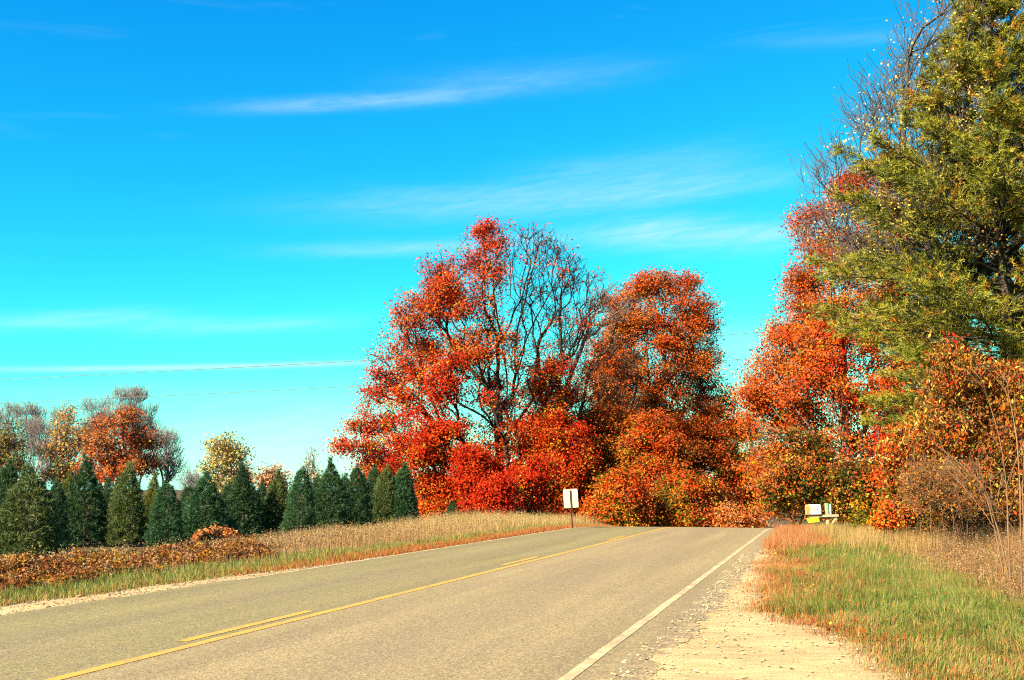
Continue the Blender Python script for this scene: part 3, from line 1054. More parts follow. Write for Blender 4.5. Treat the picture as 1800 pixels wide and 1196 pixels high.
def make_tree(name, label, cat, base, d, rows, lobes, lobe_r, tips_n, leaves, leaf_size, colour, bark,
              trunk_to=0.5, trunk_r=0.25, stems=1, bf=0.45, tip_r=0.012, twigs=2, twig_len=0.5, keep=None,
              group=None, spread=0.30, depth=0.85, lobe_flat=0.75, expo=0.46, thr=0.06, down=1.2, extra=None,
              aspect=0.8, droop=0.0, upb=0.5, fill=0.0, twig_up=0.25, rmin=0.45, stiff=0.35, jit=0.22, shoots=0.0, stem_spread=0.12, gaps=0.0, gap_scale=0.55):
    bx, by = P(base, 930, d)[0], d
    bz = float(terrain(np.array([bx]), np.array([by]))[0]) - 0.08
    samp, inside, (zlo, zhi, wmax) = crown_sampler(rows, d, depth)
    lc = samp(lobes, rmin, 0.5, 1.0)
    sk = Skel()
    root = sk.add((bx, by, bz), -1)
    H = zhi - bz
    cxm = lc[:, 0].mean()
    for s in range(stems):
        k = 6
        if stems == 1:
            tgt = np.array([bx + (cxm - bx) * 0.4, by, bz + H * trunk_to])
        else:
            a = 2 * math.pi * s / stems + rng.random()
            rr = wmax * (0.35 + 0.3 * rng.random())
            tgt = np.array([bx + (cxm - bx) * 0.3 + math.cos(a) * rr, by + math.sin(a) * rr * depth, bz + H * trunk_to * (0.8 + 0.4 * rng.random())])
        par = root
        if stems > 1:
            a0 = math.atan2(tgt[1] - by, tgt[0] - bx)
            par = sk.add((bx + math.cos(a0) * stem_spread, by + math.sin(a0) * stem_spread, bz), root)
        p0 = sk.p[par]
        for i in range(1, k + 1):
            t = i / k
            q = p0 + (tgt - p0) * np.array([t ** 1.4, t ** 1.4, t]) + rng.normal(0, 0.012 * H * 0.25, 3) * np.array([1, 1, 0.2])
            par = sk.add(q, par)
    for pl in (extra or []):
        pts = [P(px, py, d) + np.array([0, dy, 0]) for (px, py, dy) in pl]
        best = min(range(len(sk.p)), key=lambda i: np.linalg.norm(sk.p[i] - pts[0]))
        for q in pts:
            n0 = sk.curve(best, q, 0.7, 0.05, 0.25)
            best = n0
    sk.attach(lc, bf * 1.2, max(0.35, H * 0.035), down=down, stiff=stiff, min_i=1)
    # fine points round the lobes
    per = int(tips_n / lobes) + 1
    q = np.repeat(lc, per, 0)
    g = rng.normal(0, 1, q.shape)
    g /= np.linalg.norm(g, axis=1, keepdims=True)
    g *= (rng.random((len(q), 1)) ** (1 / 3)) * (lobe_r * (0.7 + 0.6 * rng.random((lobes, 1))).repeat(per, 0))
    g[:, 2] *= lobe_flat
    q = q + g
    if fill:
        q = np.concatenate([q, samp(int(tips_n * fill), 0.0, 0.45)])
    q = q[inside(q)]
    tips = sk.attach(q, bf, max(0.3, lobe_r * 0.5), down=down * 0.6, stiff=stiff)
    leaf_pts = [sk.p[t] for t in tips]
    for t in tips:
        d0 = sk.dirn(t)
        for _ in range(twigs):
            dv = d0 * 0.9 + rng.normal(0, 0.45, 3) + np.array([0, 0, twig_up])
            dv /= np.linalg.norm(dv)
            L = twig_len * (0.5 + rng.random())
            m = sk.add(sk.p[t] + dv * L * 0.55, t)
            if leaves < 4:
                dv2 = dv + rng.normal(0, 0.25, 3) + np.array([0, 0, twig_up * 0.6])
                dv2 /= np.linalg.norm(dv2)
                sk.add(sk.p[m] + dv2 * L * 0.5, m)
            leaf_pts.append(sk.p[m])
    r = sk.radii(tip_r, expo, trunk_r)
    if extra is None or True:
        r[:1] = r[:1] * 1.15
    T = empty(name, (bx, by, bz), label, cat, group)
    off = np.array([bx, by, bz])
    big, small = skel_mesh(sk, r, thr)
    if big:
        obj('trunk', mesh_from('trunk', big[0] - off, big[1], bark, smooth=True), T)
    if small:
        obj('branches', mesh_from('branches', small[0] - off, small[1], bark, smooth=True), T, kind='stuff')
    if leaves:
        lp = np.array(leaf_pts)
        if gaps:
            g3 = fbm(lp[:, 0] + lp[:, 1] * 0.9 + bx, lp[:, 2] + lp[:, 1] * 0.4, gap_scale)
            lp = lp[rng.random(len(lp)) < np.clip(1.0 - gaps + (g3 - 0.44) * 5.5, 0.12, 1.0)]
        if keep is not None:
            px, py = to_px(lp)
            lp = lp[rng.random(len(lp)) < keep(px, py)]
        px, py = to_px(lp)
        C = colour(px, py, lp)
        ctr = np.array([lc[:, 0].mean(), d, zlo + (zhi - zlo) * 0.4])
        V, F, CC = leaf_cloud(lp, leaf_size, C, leaves, (spread, spread, spread * 0.7), ctr, upb, aspect, droop, jit, tri=d > 40)
        obj('crown', mesh_from('crown', V - off, F, LEAF, CC), T)
    return T


def palette(pal, weights=None, scale=0.8):
    """colour by clump: neighbouring clusters share their hue"""
    pal = np.array(pal, float)
    k = len(pal)

    def f(px, py, q):
        w = np.ones((len(q), k)) * (1.0 if weights is None else np.asarray(weights(px, py) if callable(weights) else weights, float).reshape(-1, k) if not callable(weights) else 1.0)
        if callable(weights):
            w = np.stack([np.broadcast_to(np.asarray(c, float), px.shape) for c in weights(px, py)], 1)
        for i in range(k):
            w[:, i] *= np.clip(0.25 + 2.6 * (fbm(q[:, 0] + 13 * i + q[:, 1] * 0.7, q[:, 2] - 7 * i + q[:, 1] * 0.5, scale) - 0.30), 0.05, 3) ** 2
        return pick(pal, w)
    return f


R1 = (0.44, 0.020, 0.006)    # crimson
R2 = (0.50, 0.047, 0.007)    # scarlet orange
O1 = (0.50, 0.088, 0.009)    # orange
O2 = (0.42, 0.105, 0.016)    # dull orange
Y1 = (0.42, 0.205, 0.014)    # yellow
G1 = (0.09, 0.090, 0.008)
G0 = (0.045, 0.055, 0.008)    # dark green, shade put into the colour of the mailbox bushes    # olive green
RB = (0.36, 0.090, 0.030)    # red brown
T1 = (0.40, 0.160, 0.050)    # tan orange

# main maple, red below and nearly bare at the upper right
make_tree('maple_tree', 'large scarlet maple left of the crest, its upper right branches nearly bare', 'tree', 885, 62,
          [(404, 845, 975), (430, 800, 1000), (475, 755, 1045), (530, 705, 1080), (600, 668, 1050), (660, 645, 1030), (700, 632, 1020), (750, 620, 1010), (790, 602, 1000), (830, 620, 1000), (865, 650, 980), (895, 710, 950)],
          240, 0.82, 3900, 20, 0.105,
          palette([R1, R2, O1, Y1, O2], lambda px, py: (0.75 + 0.6 * (py > 640), 1.2 + 0 * px, 0.8 + 0.3 * (py < 640), 0.22 + 0.25 * (py > 700), 0.45 * (py < 620)), 0.55), BARK_DARK,
          trunk_to=0.42, trunk_r=0.42, stems=1, bf=0.55, tip_r=0.011, twigs=2, twig_len=0.55, spread=0.25, expo=0.47, fill=0.2, lobe_flat=0.6, gaps=0.30,
          keep=lambda px, py: np.clip(np.where(px > 905 + (py - 600) * 0.10, 0.07 + np.clip((py - 610) / 110, 0, 0.9), np.clip(0.30 + (py - 420) / 420, 0.30, 1.0) + 0.35 * (py < 440)) , 0, 1),
          extra=[[(888, 720, 0), (884, 620, 0), (868, 520, -1), (860, 430, 0), (865, 400, 0)],
                 [(895, 715, 0), (905, 610, 0.5), (925, 520, 0), (945, 440, 0), (935, 392, 0.5)],
                 [(900, 690, 0), (925, 600, -0.5), (965, 520, 0), (1000, 470, 0), (1035, 455, 0)],
                 [(880, 740, 0), (820, 640, 1), (770, 560, 0), (745, 500, 0)],
                 [(880, 770, 0), (780, 700, -1), (700, 640, -1), (670, 600, 0)],
                 [(880, 790, 0), (760, 750, 1.5), (660, 700, 1), (635, 690, 1)],
                 [(895, 760, 0), (950, 690, -1), (990, 610, 0), (1040, 560, 0), (1080, 500, 0)],
                 [(885, 650, 0), (840, 560, 1), (800, 470, 1), (795, 445, 1)]], depth=0.8)

# middle tree, half bare, leaning right
make_tree('maple_tree', 'half bare orange maple with fanned dark limbs between the two full maples', 'tree', 965, 68,
          [(490, 1030, 1092), (540, 1010, 1110), (600, 975, 1120), (660, 955, 1125), (720, 940, 1120), (780, 950, 1110), (820, 970, 1090)],
          70, 0.8, 950, 11, 0.10,
          palette([O1, O2, RB, T1], (0.8, 1.0, 0.8, 0.8)), BARK_GREY,
          trunk_to=0.30, trunk_r=0.26, stems=3, bf=0.5, tip_r=0.012, twigs=2, twig_len=0.6, spread=0.28,
          keep=lambda px, py: np.clip((py - 545) / 160, 0.03, 0.8), depth=0.7, stem_spread=0.3,
          extra=[[(985, 720, 0), (1020, 620, 0), (1050, 540, 0), (1082, 490, 0)], [(975, 740, 0), (1030, 680, 0), (1090, 600, 0)], [(960, 740, 0), (1000, 640, 1), (1015, 580, 1)]])

# rounded orange maple
make_tree('maple_tree', 'round topped orange maple right of centre behind the crest', 'tree', 1155, 75,
          [(487, 1130, 1215), (500, 1100, 1232), (540, 1066, 1250), (590, 1045, 1262), (640, 1035, 1268), (690, 1030, 1284), (735, 1030, 1292), (780, 1040, 1290), (820, 1070, 1270)],
          260, 0.75, 3000, 24, 0.11,
          palette([O1, O2, R2, Y1, RB, G1], lambda px, py: (1.3 + 0 * px, 1.2 + 0 * px, 0.55 + 0.4 * (px > 1180), 0.25 + 0 * px, 0.35 + 0 * px, 0.05 + 0.75 * (py > 715) * (px > 1170))), BARK_DARK,
          trunk_to=0.55, trunk_r=0.34, bf=0.5, tip_r=0.012, twigs=1, twig_len=0.5, spread=0.25, rmin=0.45, fill=0.45, lobe_flat=0.6, gaps=0.08,
          keep=lambda px, py: np.where((py > 660) & (py < 730) & (px < 1200), 0.55, 0.85), depth=0.8, down=1.0)

# understorey along the crest, left to right
US = [
    ('low scarlet maple sapling beside the last evergreen', 770, 60, [(832, 745, 800), (860, 735, 815), (895, 738, 815), (915, 750, 805)], [R2, O1, Y1], (1, 0.9, 0.5)),
    ('bright red round sapling under the main maple', 832, 58, [(790, 812, 850), (812, 802, 858), (840, 800, 862), (868, 808, 856), (905, 815, 850)], [R1, R2, O1], (1.2, 1, 0.3)),
    ('small crimson sapling standing in the tall grass left of the sign', 868, 54, [(845, 848, 890), (865, 842, 895), (890, 845, 892), (908, 852, 885)], [R1, R2], (1.2, 0.6)),
    ('orange red sapling close left of the sign', 935, 56, [(815, 905, 975), (840, 892, 985), (870, 890, 990), (905, 900, 985)], [R1, R2, O1, Y1], (1.1, 1.1, 0.5, 0.25)),
    ('scarlet shrub rising directly behind the sign', 985, 60, [(745, 955, 1030), (780, 940, 1045), (830, 940, 1048), (880, 950, 1045), (920, 960, 1040)], [R1, R2, O1, Y1], (0.9, 1.2, 0.7, 0.2)),
    ('broad rust orange shrub behind the sign, right of its scarlet neighbour', 1065, 64, [(715, 1030, 1110), (750, 1005, 1130), (800, 1000, 1140), (860, 1010, 1130), (920, 1020, 1120)], [O1, O2, R2, RB, Y1, G1], (0.9, 0.7, 1.2, 0.8, 0.25, 0.3)),
    ('yellow and red leaved bush at the road edge right of the sign', 1080, 54, [(838, 1065, 1105), (865, 1035, 1128), (905, 1030, 1140), (930, 1032, 1140)], [O1, R2, Y1, G1, RB], (0.9, 1.0, 0.5, 0.5, 0.5)),
    ('dense red orange shrub in the middle of the crest thicket', 1140, 62, [(735, 1105, 1175), (790, 1080, 1210), (850, 1072, 1222), (900, 1075, 1225), (930, 1080, 1220)], [R2, O1, O2, G1, Y1, RB], (1.3, 0.9, 0.6, 0.45, 0.2, 0.6)),
    ('tall olive and orange shrub under the round topped maple', 1225, 68, [(740, 1180, 1270), (775, 1160, 1290), (820, 1155, 1300), (870, 1160, 1305), (920, 1170, 1300)], [O1, R2, G1, Y1, RB], (0.8, 0.6, 1.1, 0.45, 0.6)),
    ('olive yellow bush low at the crest below the tall olive shrub', 1205, 56, [(840, 1175, 1225), (870, 1152, 1262), (930, 1142, 1275)], [Y1, G1, O1, R2, RB], (0.5, 0.8, 0.9, 0.7, 0.5)),
    ('thin brown leaved shrub at the right end of the crest thicket', 1300, 74, [(728, 1286, 1318), (775, 1266, 1342), (840, 1258, 1356), (905, 1260, 1352)], [RB, O1, G1, R2], (1, 0.7, 0.7, 0.7)),
    ('pale orange bush lowest at the right end of the crest thicket', 1295, 55, [(895, 1278, 1318), (908, 1262, 1338), (930, 1262, 1340)], [T1, O1, O2], (1, 0.8, 0.6)),
]
for lab, bx_, d_, rows_, pal_, w_ in US:
    hpx = rows_[-1][0] - rows_[0][0]
    wpx = max(r[2] - r[1] for r in rows_)
    nl = max(12, int(wpx * hpx / 330))
    make_tree('shrub', lab, 'shrub', bx_, d_, rows_, int(nl * 1.4), 0.5, nl * 28, 18, 0.095, palette(pal_, w_, 0.9), BARK_DARK,
              trunk_to=0.45, trunk_r=0.08, stems=3, bf=0.4, tip_r=0.009, twigs=1, twig_len=0.35, spread=0.24, group='thicket along the crest', fill=0.15, rmin=0.35, lobe_flat=0.75, gaps=0.46, gap_scale=1.0)

# big orange maple right of the road
make_tree('maple_tree', 'tall orange maple overhanging the road behind the mailbox', 'tree', 1490, 56,
          [(300, 1500, 1590), (335, 1455, 1610), (385, 1400, 1625), (450, 1398, 1640), (520, 1372, 1650), (580, 1352, 1660), (640, 1322, 1660), (700, 1303, 1650), (760, 1305, 1640), (830, 1312, 1620), (880, 1322, 1600), (912, 1340, 1560)],
          330, 0.75, 4000, 23, 0.098,
          palette([O1, O2, R2, R1, Y1, G1], lambda px, py: (1.8 + 0 * px, 1.0 + 0 * px, 0.55 + 0 * px, 0.02 + 0.7 * (px > 1440) * (py < 720) * (py > 560), 0.2 + 0.6 * (py > 760), 0.04 + 1.3 * np.clip((py - 720) / 90, 0, 1) * np.clip((px - 1340) / 80, 0, 1))), BARK_GREY,
          trunk_to=0.5, trunk_r=0.36, bf=0.5, tip_r=0.012, twigs=1, twig_len=0.5, spread=0.25, rmin=0.45, depth=0.75, fill=0.35, lobe_flat=0.6, gaps=0.14,
          extra=[[(1485, 770, -1), (1440, 705, -4), (1380, 672, -5), (1345, 655, -5)], [(1485, 790, -1), (1440, 745, -4.5), (1405, 735, -5)]], keep=lambda px, py: 0.9 + 0 * px)
for lab, bx_, d_, rows_, pal_, w_ in [  # leaf colours darkened here to paint in the shade under the maple
    ('olive and orange undergrowth bush, its leaves coloured dark for the shade behind the mailbox', 1400, 52, [(765, 1370, 1440), (810, 1345, 1465), (870, 1338, 1475), (918, 1345, 1470)], [O1, G1, G0, RB, Y1], (0.5, 0.8, 1.3, 0.6, 0.2)),
    ('green and yellow bush right of the mailbox, shade put in its leaf colour', 1500, 47, [(815, 1480, 1540), (850, 1462, 1560), (890, 1460, 1560), (918, 1465, 1555)], [G1, G0, Y1, O1, RB], (0.9, 0.8, 0.6, 0.6, 0.4)),
]:
    make_tree('shrub', lab, 'shrub', bx_, d_, rows_, 34, 0.5, 760, 11, 0.10, palette(pal_, w_, 0.9), BARK_DARK, trunk_to=0.4, trunk_r=0.07, stems=3,
              bf=0.4, tip_r=0.008, twigs=1, twig_len=0.3, spread=0.2, fill=0.2, rmin=0.3)

# nearly bare tree with sparse yellow leaves, behind the pine
make_tree('bare_tree', 'tall nearly bare tree with sparse yellow leaves rising among the pine boughs', 'tree', 1650, 31,
          [(-60, 1720, 1900), (0, 1640, 1960), (60, 1590, 1980), (120, 1530, 1990), (200, 1490, 1990), (270, 1450, 1980), (330, 1425, 1960), (390, 1400, 1930), (430, 1470, 1900), (500, 1540, 1850)],
          130, 0.75, 2300, 3, 0.072,
          palette([(0.58, 0.40, 0.09), (0.56, 0.34, 0.05), (0.42, 0.20, 0.05)], (1.2, 0.9, 0.4)), BARK_FAR2,
          trunk_to=0.35, trunk_r=0.24, bf=0.6, tip_r=0.0065, twigs=3, twig_len=0.75, spread=0.22, expo=0.45,
          keep=lambda px, py: np.clip(0.16 + (px - 1470) / 380 + (py > 330) * 0.15, 0.06, 0.75), depth=0.7, down=1.8, twig_up=0.5, stiff=0.6, thr=0.05)


# white pine
def needle_tufts(p, axis, n_need, length, width, C, spread=0.9):
    n = len(p)
    m = n * n_need
    ax = np.repeat(axis, n_need, 0)
    d = ax + rng.normal(0, spread, (m, 3)) * 0.55
    d /= np.linalg.norm(d, axis=1, keepdims=True) + 1e-9
    o = np.repeat(p, n_need, 0) + rng.normal(0, 0.012, (m, 3)) + ax * (rng.random((m, 1)) - 0.5) * length * 0.5
    s = np.cross(d, rand_unit(m))
    s /= np.linalg.norm(s, axis=1, keepdims=True) + 1e-9
    L = length * (0.65 + 0.7 * rng.random((m, 1)))
    tip = o + d * L
    tip[:, 2] -= 0.12 * L[:, 0]
    V = np.stack([o - s * width / 2, o + s * width / 2, tip], 1).reshape(-1, 3)
    F = np.arange(m * 3).reshape(-1, 3)
    cc = np.repeat(C, n_need, 0) * (1 + 0.22 * rng.normal(0, 1, (m, 1)))
    return V, F, np.clip(cc, 0.002, 1)


def make_pine(label, bx, d, top_py, prof, zlow_py, dens=1.0):
    b = P(bx, 930, d)
    x0, y0 = b[0], d
    bz = float(terrain(np.array([x0]), np.array([y0]))[0]) - 0.1
    ztop = P(bx, top_py, d)[2]
    zlow = P(bx, zlow_py, d)[2]
    pz = np.array([P(bx, py, d)[2] for py, _ in prof])[::-1]
    pr = np.array([r * d / 2000 for _, r in prof])[::-1]
    A, B, ra, rb = [], [], [], []
    k = 14
    tz = np.linspace(bz, ztop, k)
    tx = x0 + rng.normal(0, 0.03, k)
    for i in range(k - 1):
        A.append((tx[i], y0, tz[i])); B.append((tx[i + 1], y0, tz[i + 1]))
        ra.append(0.24 * (1 - i / k) + 0.02); rb.append(0.24 * (1 - (i + 1) / k) + 0.02)
    ntr = len(A)
    TP, TA, TC = [], [], []
    z = zlow
    while z < ztop - 0.3:
        for j in range(6):
            az_ = rng.random() * 6.283
            zz = z + rng.normal(0, 0.14)
            R = float(np.interp(zz, pz, pr)) * (0.82 + 0.24 * rng.random())
            up = 0.10 + 0.55 * (zz - zlow) / (ztop - zlow) + rng.normal(0, 0.08)
            prev = np.array([x0, y0, zz])
            n = 7
            pts = [prev]
            for i in range(1, n + 1):
                t = i / n
                q = np.array([x0 + math.cos(az_) * R * t, y0 + math.sin(az_) * R * t, zz + R * (up * t - 0.22 * t * t + 0.16 * t ** 3)]) + rng.normal(0, 0.03, 3)
                A.append(prev); B.append(q)
                ra.append(0.030 * (1 - t) * max(R, 1) / 3 + 0.008); rb.append(0.030 * (1 - t) * max(R, 1) / 3 + 0.006)
                prev = q
                pts.append(q)
            out = np.array([math.cos(az_), math.sin(az_), 0.15])
            side = np.array([-math.sin(az_), math.cos(az_), 0])
            hue = rng.random()
            for _ in range(int((8 + 10.0 * R) * dens)):
                t = 0.15 + 0.85 * rng.random() ** 0.8
                i = min(int(t * n), n - 1)
                f = t * n - i
                q0 = pts[i] * (1 - f) + pts[i + 1] * f
                sg = rng.choice((-1.0, 1.0))
                sd = side * sg * (0.35 + 0.7 * rng.random()) + out * (0.5 + 0.5 * rng.random()) + np.array([0, 0, rng.normal(0.12, 0.32)])
                sd /= np.linalg.norm(sd)
                SL = (0.20 + 0.26 * R * (1.1 - t)) * (0.6 + 0.8 * rng.random())
                old = rng.random() < (0.06 + 0.30 * (hue > 0.7)) * (0.4 + 1.0 * (zz - zlow) / (ztop - zlow)) * (1.3 - t)
                cbase = np.array((0.38, 0.17, 0.012) if old else ((0.25, 0.225, 0.016) if rng.random() < 0.55 else (0.13, 0.145, 0.014)))
                A.append(q0); B.append(q0 + sd * SL); ra.append(0.009); rb.append(0.005)
                for w_ in np.linspace(0.25, 1.0, 6):
                    q = q0 + sd * SL * w_ + rng.normal(0, 0.045, 3)
                    ax = sd * 0.9 + np.array([0, 0, 0.35]) + rng.normal(0, 0.3, 3)
                    TP.append(q); TA.append(ax / np.linalg.norm(ax))
                    TC.append(cbase * (0.85 + 0.3 * rng.random()))
        z += 0.40 - 0.16 * (z - zlow) / (ztop - zlow)
    off = np.array([x0, y0, bz])
    T = empty('pine_tree', off, label, 'tree')
    A, B = np.array(A), np.array(B)
    ra, rb = np.array(ra), np.array(rb)
    v, f = tubes(A[:ntr], B[:ntr], ra[:ntr], rb[:ntr], 9)
    obj('trunk', mesh_from('trunk', v - off, f, BARK_PINE, smooth=True), T)
    v, f = tubes(A[ntr:], B[ntr:], ra[ntr:], rb[ntr:], 4)
    obj('branches', mesh_from('branches', v - off, f, BARK_PINE, smooth=True), T)
    V, F, C = needle_tufts(np.array(TP), np.array(TA), 8 if dens > 0.5 else 6, 0.15 if dens > 0.5 else 0.19, 0.0175 if dens > 0.5 else 0.024, np.array(TC), 1.0)
    obj('crown', mesh_from('crown', V - off, F, NEEDLE, C), T)


make_pine('tall olive green pine with browning needles filling the right edge', 1790, 30, -50,
          [(-50, 10), (0, 38), (100, 82), (200, 145), (300, 200), (360, 265), (420, 305), (500, 328), (560, 350), (620, 305), (680, 270), (750, 220)], 735)
make_pine('second darker pine beyond the right edge, behind the tall olive pine', 1815, 37, 180,
          [(180, 8), (300, 90), (420, 150), (540, 200), (650, 230), (760, 240), (850, 220)], 840, 0.30)

# young maples and bushes under the pine
make_tree('maple_sapling', 'young crimson maple in the shade under the pine', 'tree', 1556, 33,
          [(690, 1545, 1640), (740, 1525, 1660), (790, 1535, 1640), (840, 1540, 1630), (880, 1545, 1620)], 22, 0.42, 420, 6, 0.10,
          palette([R1, R2, O1], (1.4, 1.0, 0.3)), BARK_GREY, trunk_to=0.6, trunk_r=0.09, bf=0.45, tip_r=0.006, twigs=1, twig_len=0.25, spread=0.16)
make_tree('shrub', 'low orange and yellow bush at the foot of the crimson sapling', 'shrub', 1575, 30,
          [(880, 1560, 1600), (900, 1540, 1620), (930, 1535, 1625)], 16, 0.28, 320, 6, 0.075,
          palette([O1, Y1, R2, G1], (1, 0.8, 0.7, 0.5)), BARK_DARK, trunk_to=0.4, trunk_r=0.03, stems=3, bf=0.4, tip_r=0.005, twigs=1, twig_len=0.2, spread=0.13)
make_tree('shrub', 'small yellow green bush at the brush edge right of the mailbox', 'shrub', 1525, 36,
          [(900, 1505, 1545), (915, 1495, 1555), (932, 1495, 1555)], 12, 0.25, 220, 6, 0.07,
          palette([G1, Y1], (1, 0.9)), BARK_DARK, trunk_to=0.4, trunk_r=0.03, stems=3, bf=0.4, tip_r=0.005, twigs=1, twig_len=0.2, spread=0.13)
BR = (0.20, 0.075, 0.022)
GO = (0.33, 0.145, 0.014)
YC = (0.46, 0.29, 0.055)
make_tree('cherry_bush', 'large bush of drooping golden and rust leaves at the right edge', 'bush', 1735, 25,
          [(612, 1650, 1700), (640, 1635, 1760), (680, 1622, 1850), (740, 1605, 1900), (800, 1590, 1920), (850, 1590, 1920), (905, 1610, 1900)], 130, 0.34, 2800, 4, 0.105,
          palette([GO, BR, YC, O1, R1, G1], lambda px, py: (1.2 + 0 * px, 1.6 + 0 * px, 0.5 + 0 * px, 0.5 + 0 * px, 0.08 + 0.5 * (py < 680), 0.5 + 0 * px), 1.6), BARK_BROWN,
          trunk_to=0.5, trunk_r=0.022, stems=7, bf=0.4, tip_r=0.004, twigs=1, twig_len=0.22, spread=0.12, aspect=0.42, droop=0.6, fill=0.15, rmin=0.4, thr=0.010, stem_spread=0.5, depth=0.6,
          keep=lambda px, py: np.clip(1.1 - (py - 800) / 130, 0.3, 1))
make_tree('cherry_bush', 'golden leaved bush between the crimson sapling and the large rust bush', 'bush', 1600, 27,
          [(760, 1575, 1625), (790, 1560, 1650), (830, 1555, 1660), (870, 1560, 1655)], 30, 0.32, 620, 5, 0.10,
          palette([GO, YC, R2, BR, G1], (1.0, 0.5, 0.6, 1.2, 0.6)), BARK_BROWN, trunk_to=0.5, trunk_r=0.016, stems=4, bf=0.4, tip_r=0.004, twigs=1, twig_len=0.2, spread=0.13, aspect=0.45, droop=0.5, fill=0.2, thr=0.02)
make_tree('leafless_bush', 'leafless reddish brown bush under the large rust bush', 'bush', 1660, 23,
          [(820, 1610, 1720), (850, 1595, 1735), (880, 1595, 1735), (905, 1600, 1730)], 34, 0.3, 430, 3, 0.06,
          palette([BR, GO, (0.15, 0.05, 0.02)], (1, 0.5, 0.8)), BARK_TAN, trunk_to=0.5, trunk_r=0.018, stems=12, bf=0.4, tip_r=0.0032, twigs=2, twig_len=0.25, spread=0.1, thr=0.012,
          keep=lambda px, py: 0.5 + 0 * px, stem_spread=0.45, twig_up=0.4, aspect=0.5)


for lab, bx_, d_, rows_ in [('dark brown leaved bush in the shade behind the large rust bush', 1680, 30, [(700, 1630, 1760), (760, 1600, 1800), (850, 1590, 1810), (925, 1600, 1800)]),
                            ('dark brown leaved bush cut by the right edge behind the saplings', 1800, 29, [(690, 1750, 1880), (760, 1720, 1920), (850, 1710, 1930), (925, 1720, 1920)])]:
    make_tree('shrub', lab, 'bush', bx_, d_, rows_, 60, 0.4, 1300, 5, 0.10, palette([BR, (0.10, 0.04, 0.015), G0, GO], (1, 1, 0.8, 0.25), 1.2), BARK_BROWN, trunk_to=0.5, trunk_r=0.02, stems=6,
              bf=0.4, tip_r=0.004, twigs=1, twig_len=0.25, spread=0.15, aspect=0.5, fill=0.35, thr=0.010, stem_spread=0.5, depth=0.6)


# bare tan saplings
def sapling(label, pts, r0, twigs_n, seed, d):
    global rng
    sk = Skel()
    b = P(pts[0][0], pts[0][1], d)
    b[2] = float(terrain(np.array([b[0]]), np.array([b[1]]))[0]) - 0.05
    par = sk.add(b, -1)
    for (px, py) in pts[1:]:
        par = sk.curve(par, P(px, py, d) + np.array([0, rng.normal(0, 0.05), 0]), 0.12, 0.012, 0.3)
    main = len(sk.p)
    for _ in range(twigs_n):
        i = int(main * (0.25 + 0.72 * rng.random()))
        d0 = sk.dirn(i)
        az_ = rng.random() * 6.283
        dv = d0 * 0.9 + np.array([math.cos(az_), math.sin(az_), 0.25]) * 0.75
        dv /= np.linalg.norm(dv)
        L = (0.25 + 0.75 * rng.random()) * (1.15 - i / main) * 1.3
        t = sk.curve(i, sk.p[i] + dv * L + np.array([0, 0, 0.18 * L]), 0.15, 0.02, 0.2)
        for _k in range(3):
            dv2 = sk.dirn(t) + rng.normal(0, 0.4, 3)
            j = t if _k == 0 else sk.par[t]
            sk.curve(j, sk.p[j] + dv2 / np.linalg.norm(dv2) * 0.22, 0.12, 0.01, 0.2)
    r = sk.radii(0.0034, 0.42, r0)
    T = empty('bare_sapling', b, label, 'sapling', 'leafless saplings at the right edge')
    big, small = skel_mesh(sk, r, 0.008, 6)
    if big:
        obj('trunk', mesh_from('trunk', big[0] - b, big[1], BARK_TAN, smooth=True), T)
    if small:
        obj('branches', mesh_from('branches', small[0] - b, small[1], BARK_TAN, smooth=True), T, kind='stuff')


sapling('slim leafless tan sapling, leftmost of those at the right edge', [(1772, 960), (1767, 870), (1755, 780), (1728, 690), (1715, 640)], 0.017, 5, 1, 15.5)
sapling('leafless tan sapling forked low beside the leftmost one', [(1792, 965), (1788, 880), (1783, 780), (1775, 700), (1772, 640)], 0.019, 5, 2, 15.0)
sapling('leafless tan sapling cut by the right picture edge', [(1800, 970), (1798, 880), (1800, 780), (1806, 660)], 0.015, 4, 3, 14.6)
sapling('thin leafless stem leaning far left across the brown bush', [(1770, 915), (1740, 870), (1690, 820), (1650, 785), (1625, 765)], 0.014, 6, 4, 16.4)
sapling('short leafless stem leaning left below the long leaning one', [(1762, 930), (1735, 880), (1700, 845), (1665, 820)], 0.011, 5, 5, 16.8)

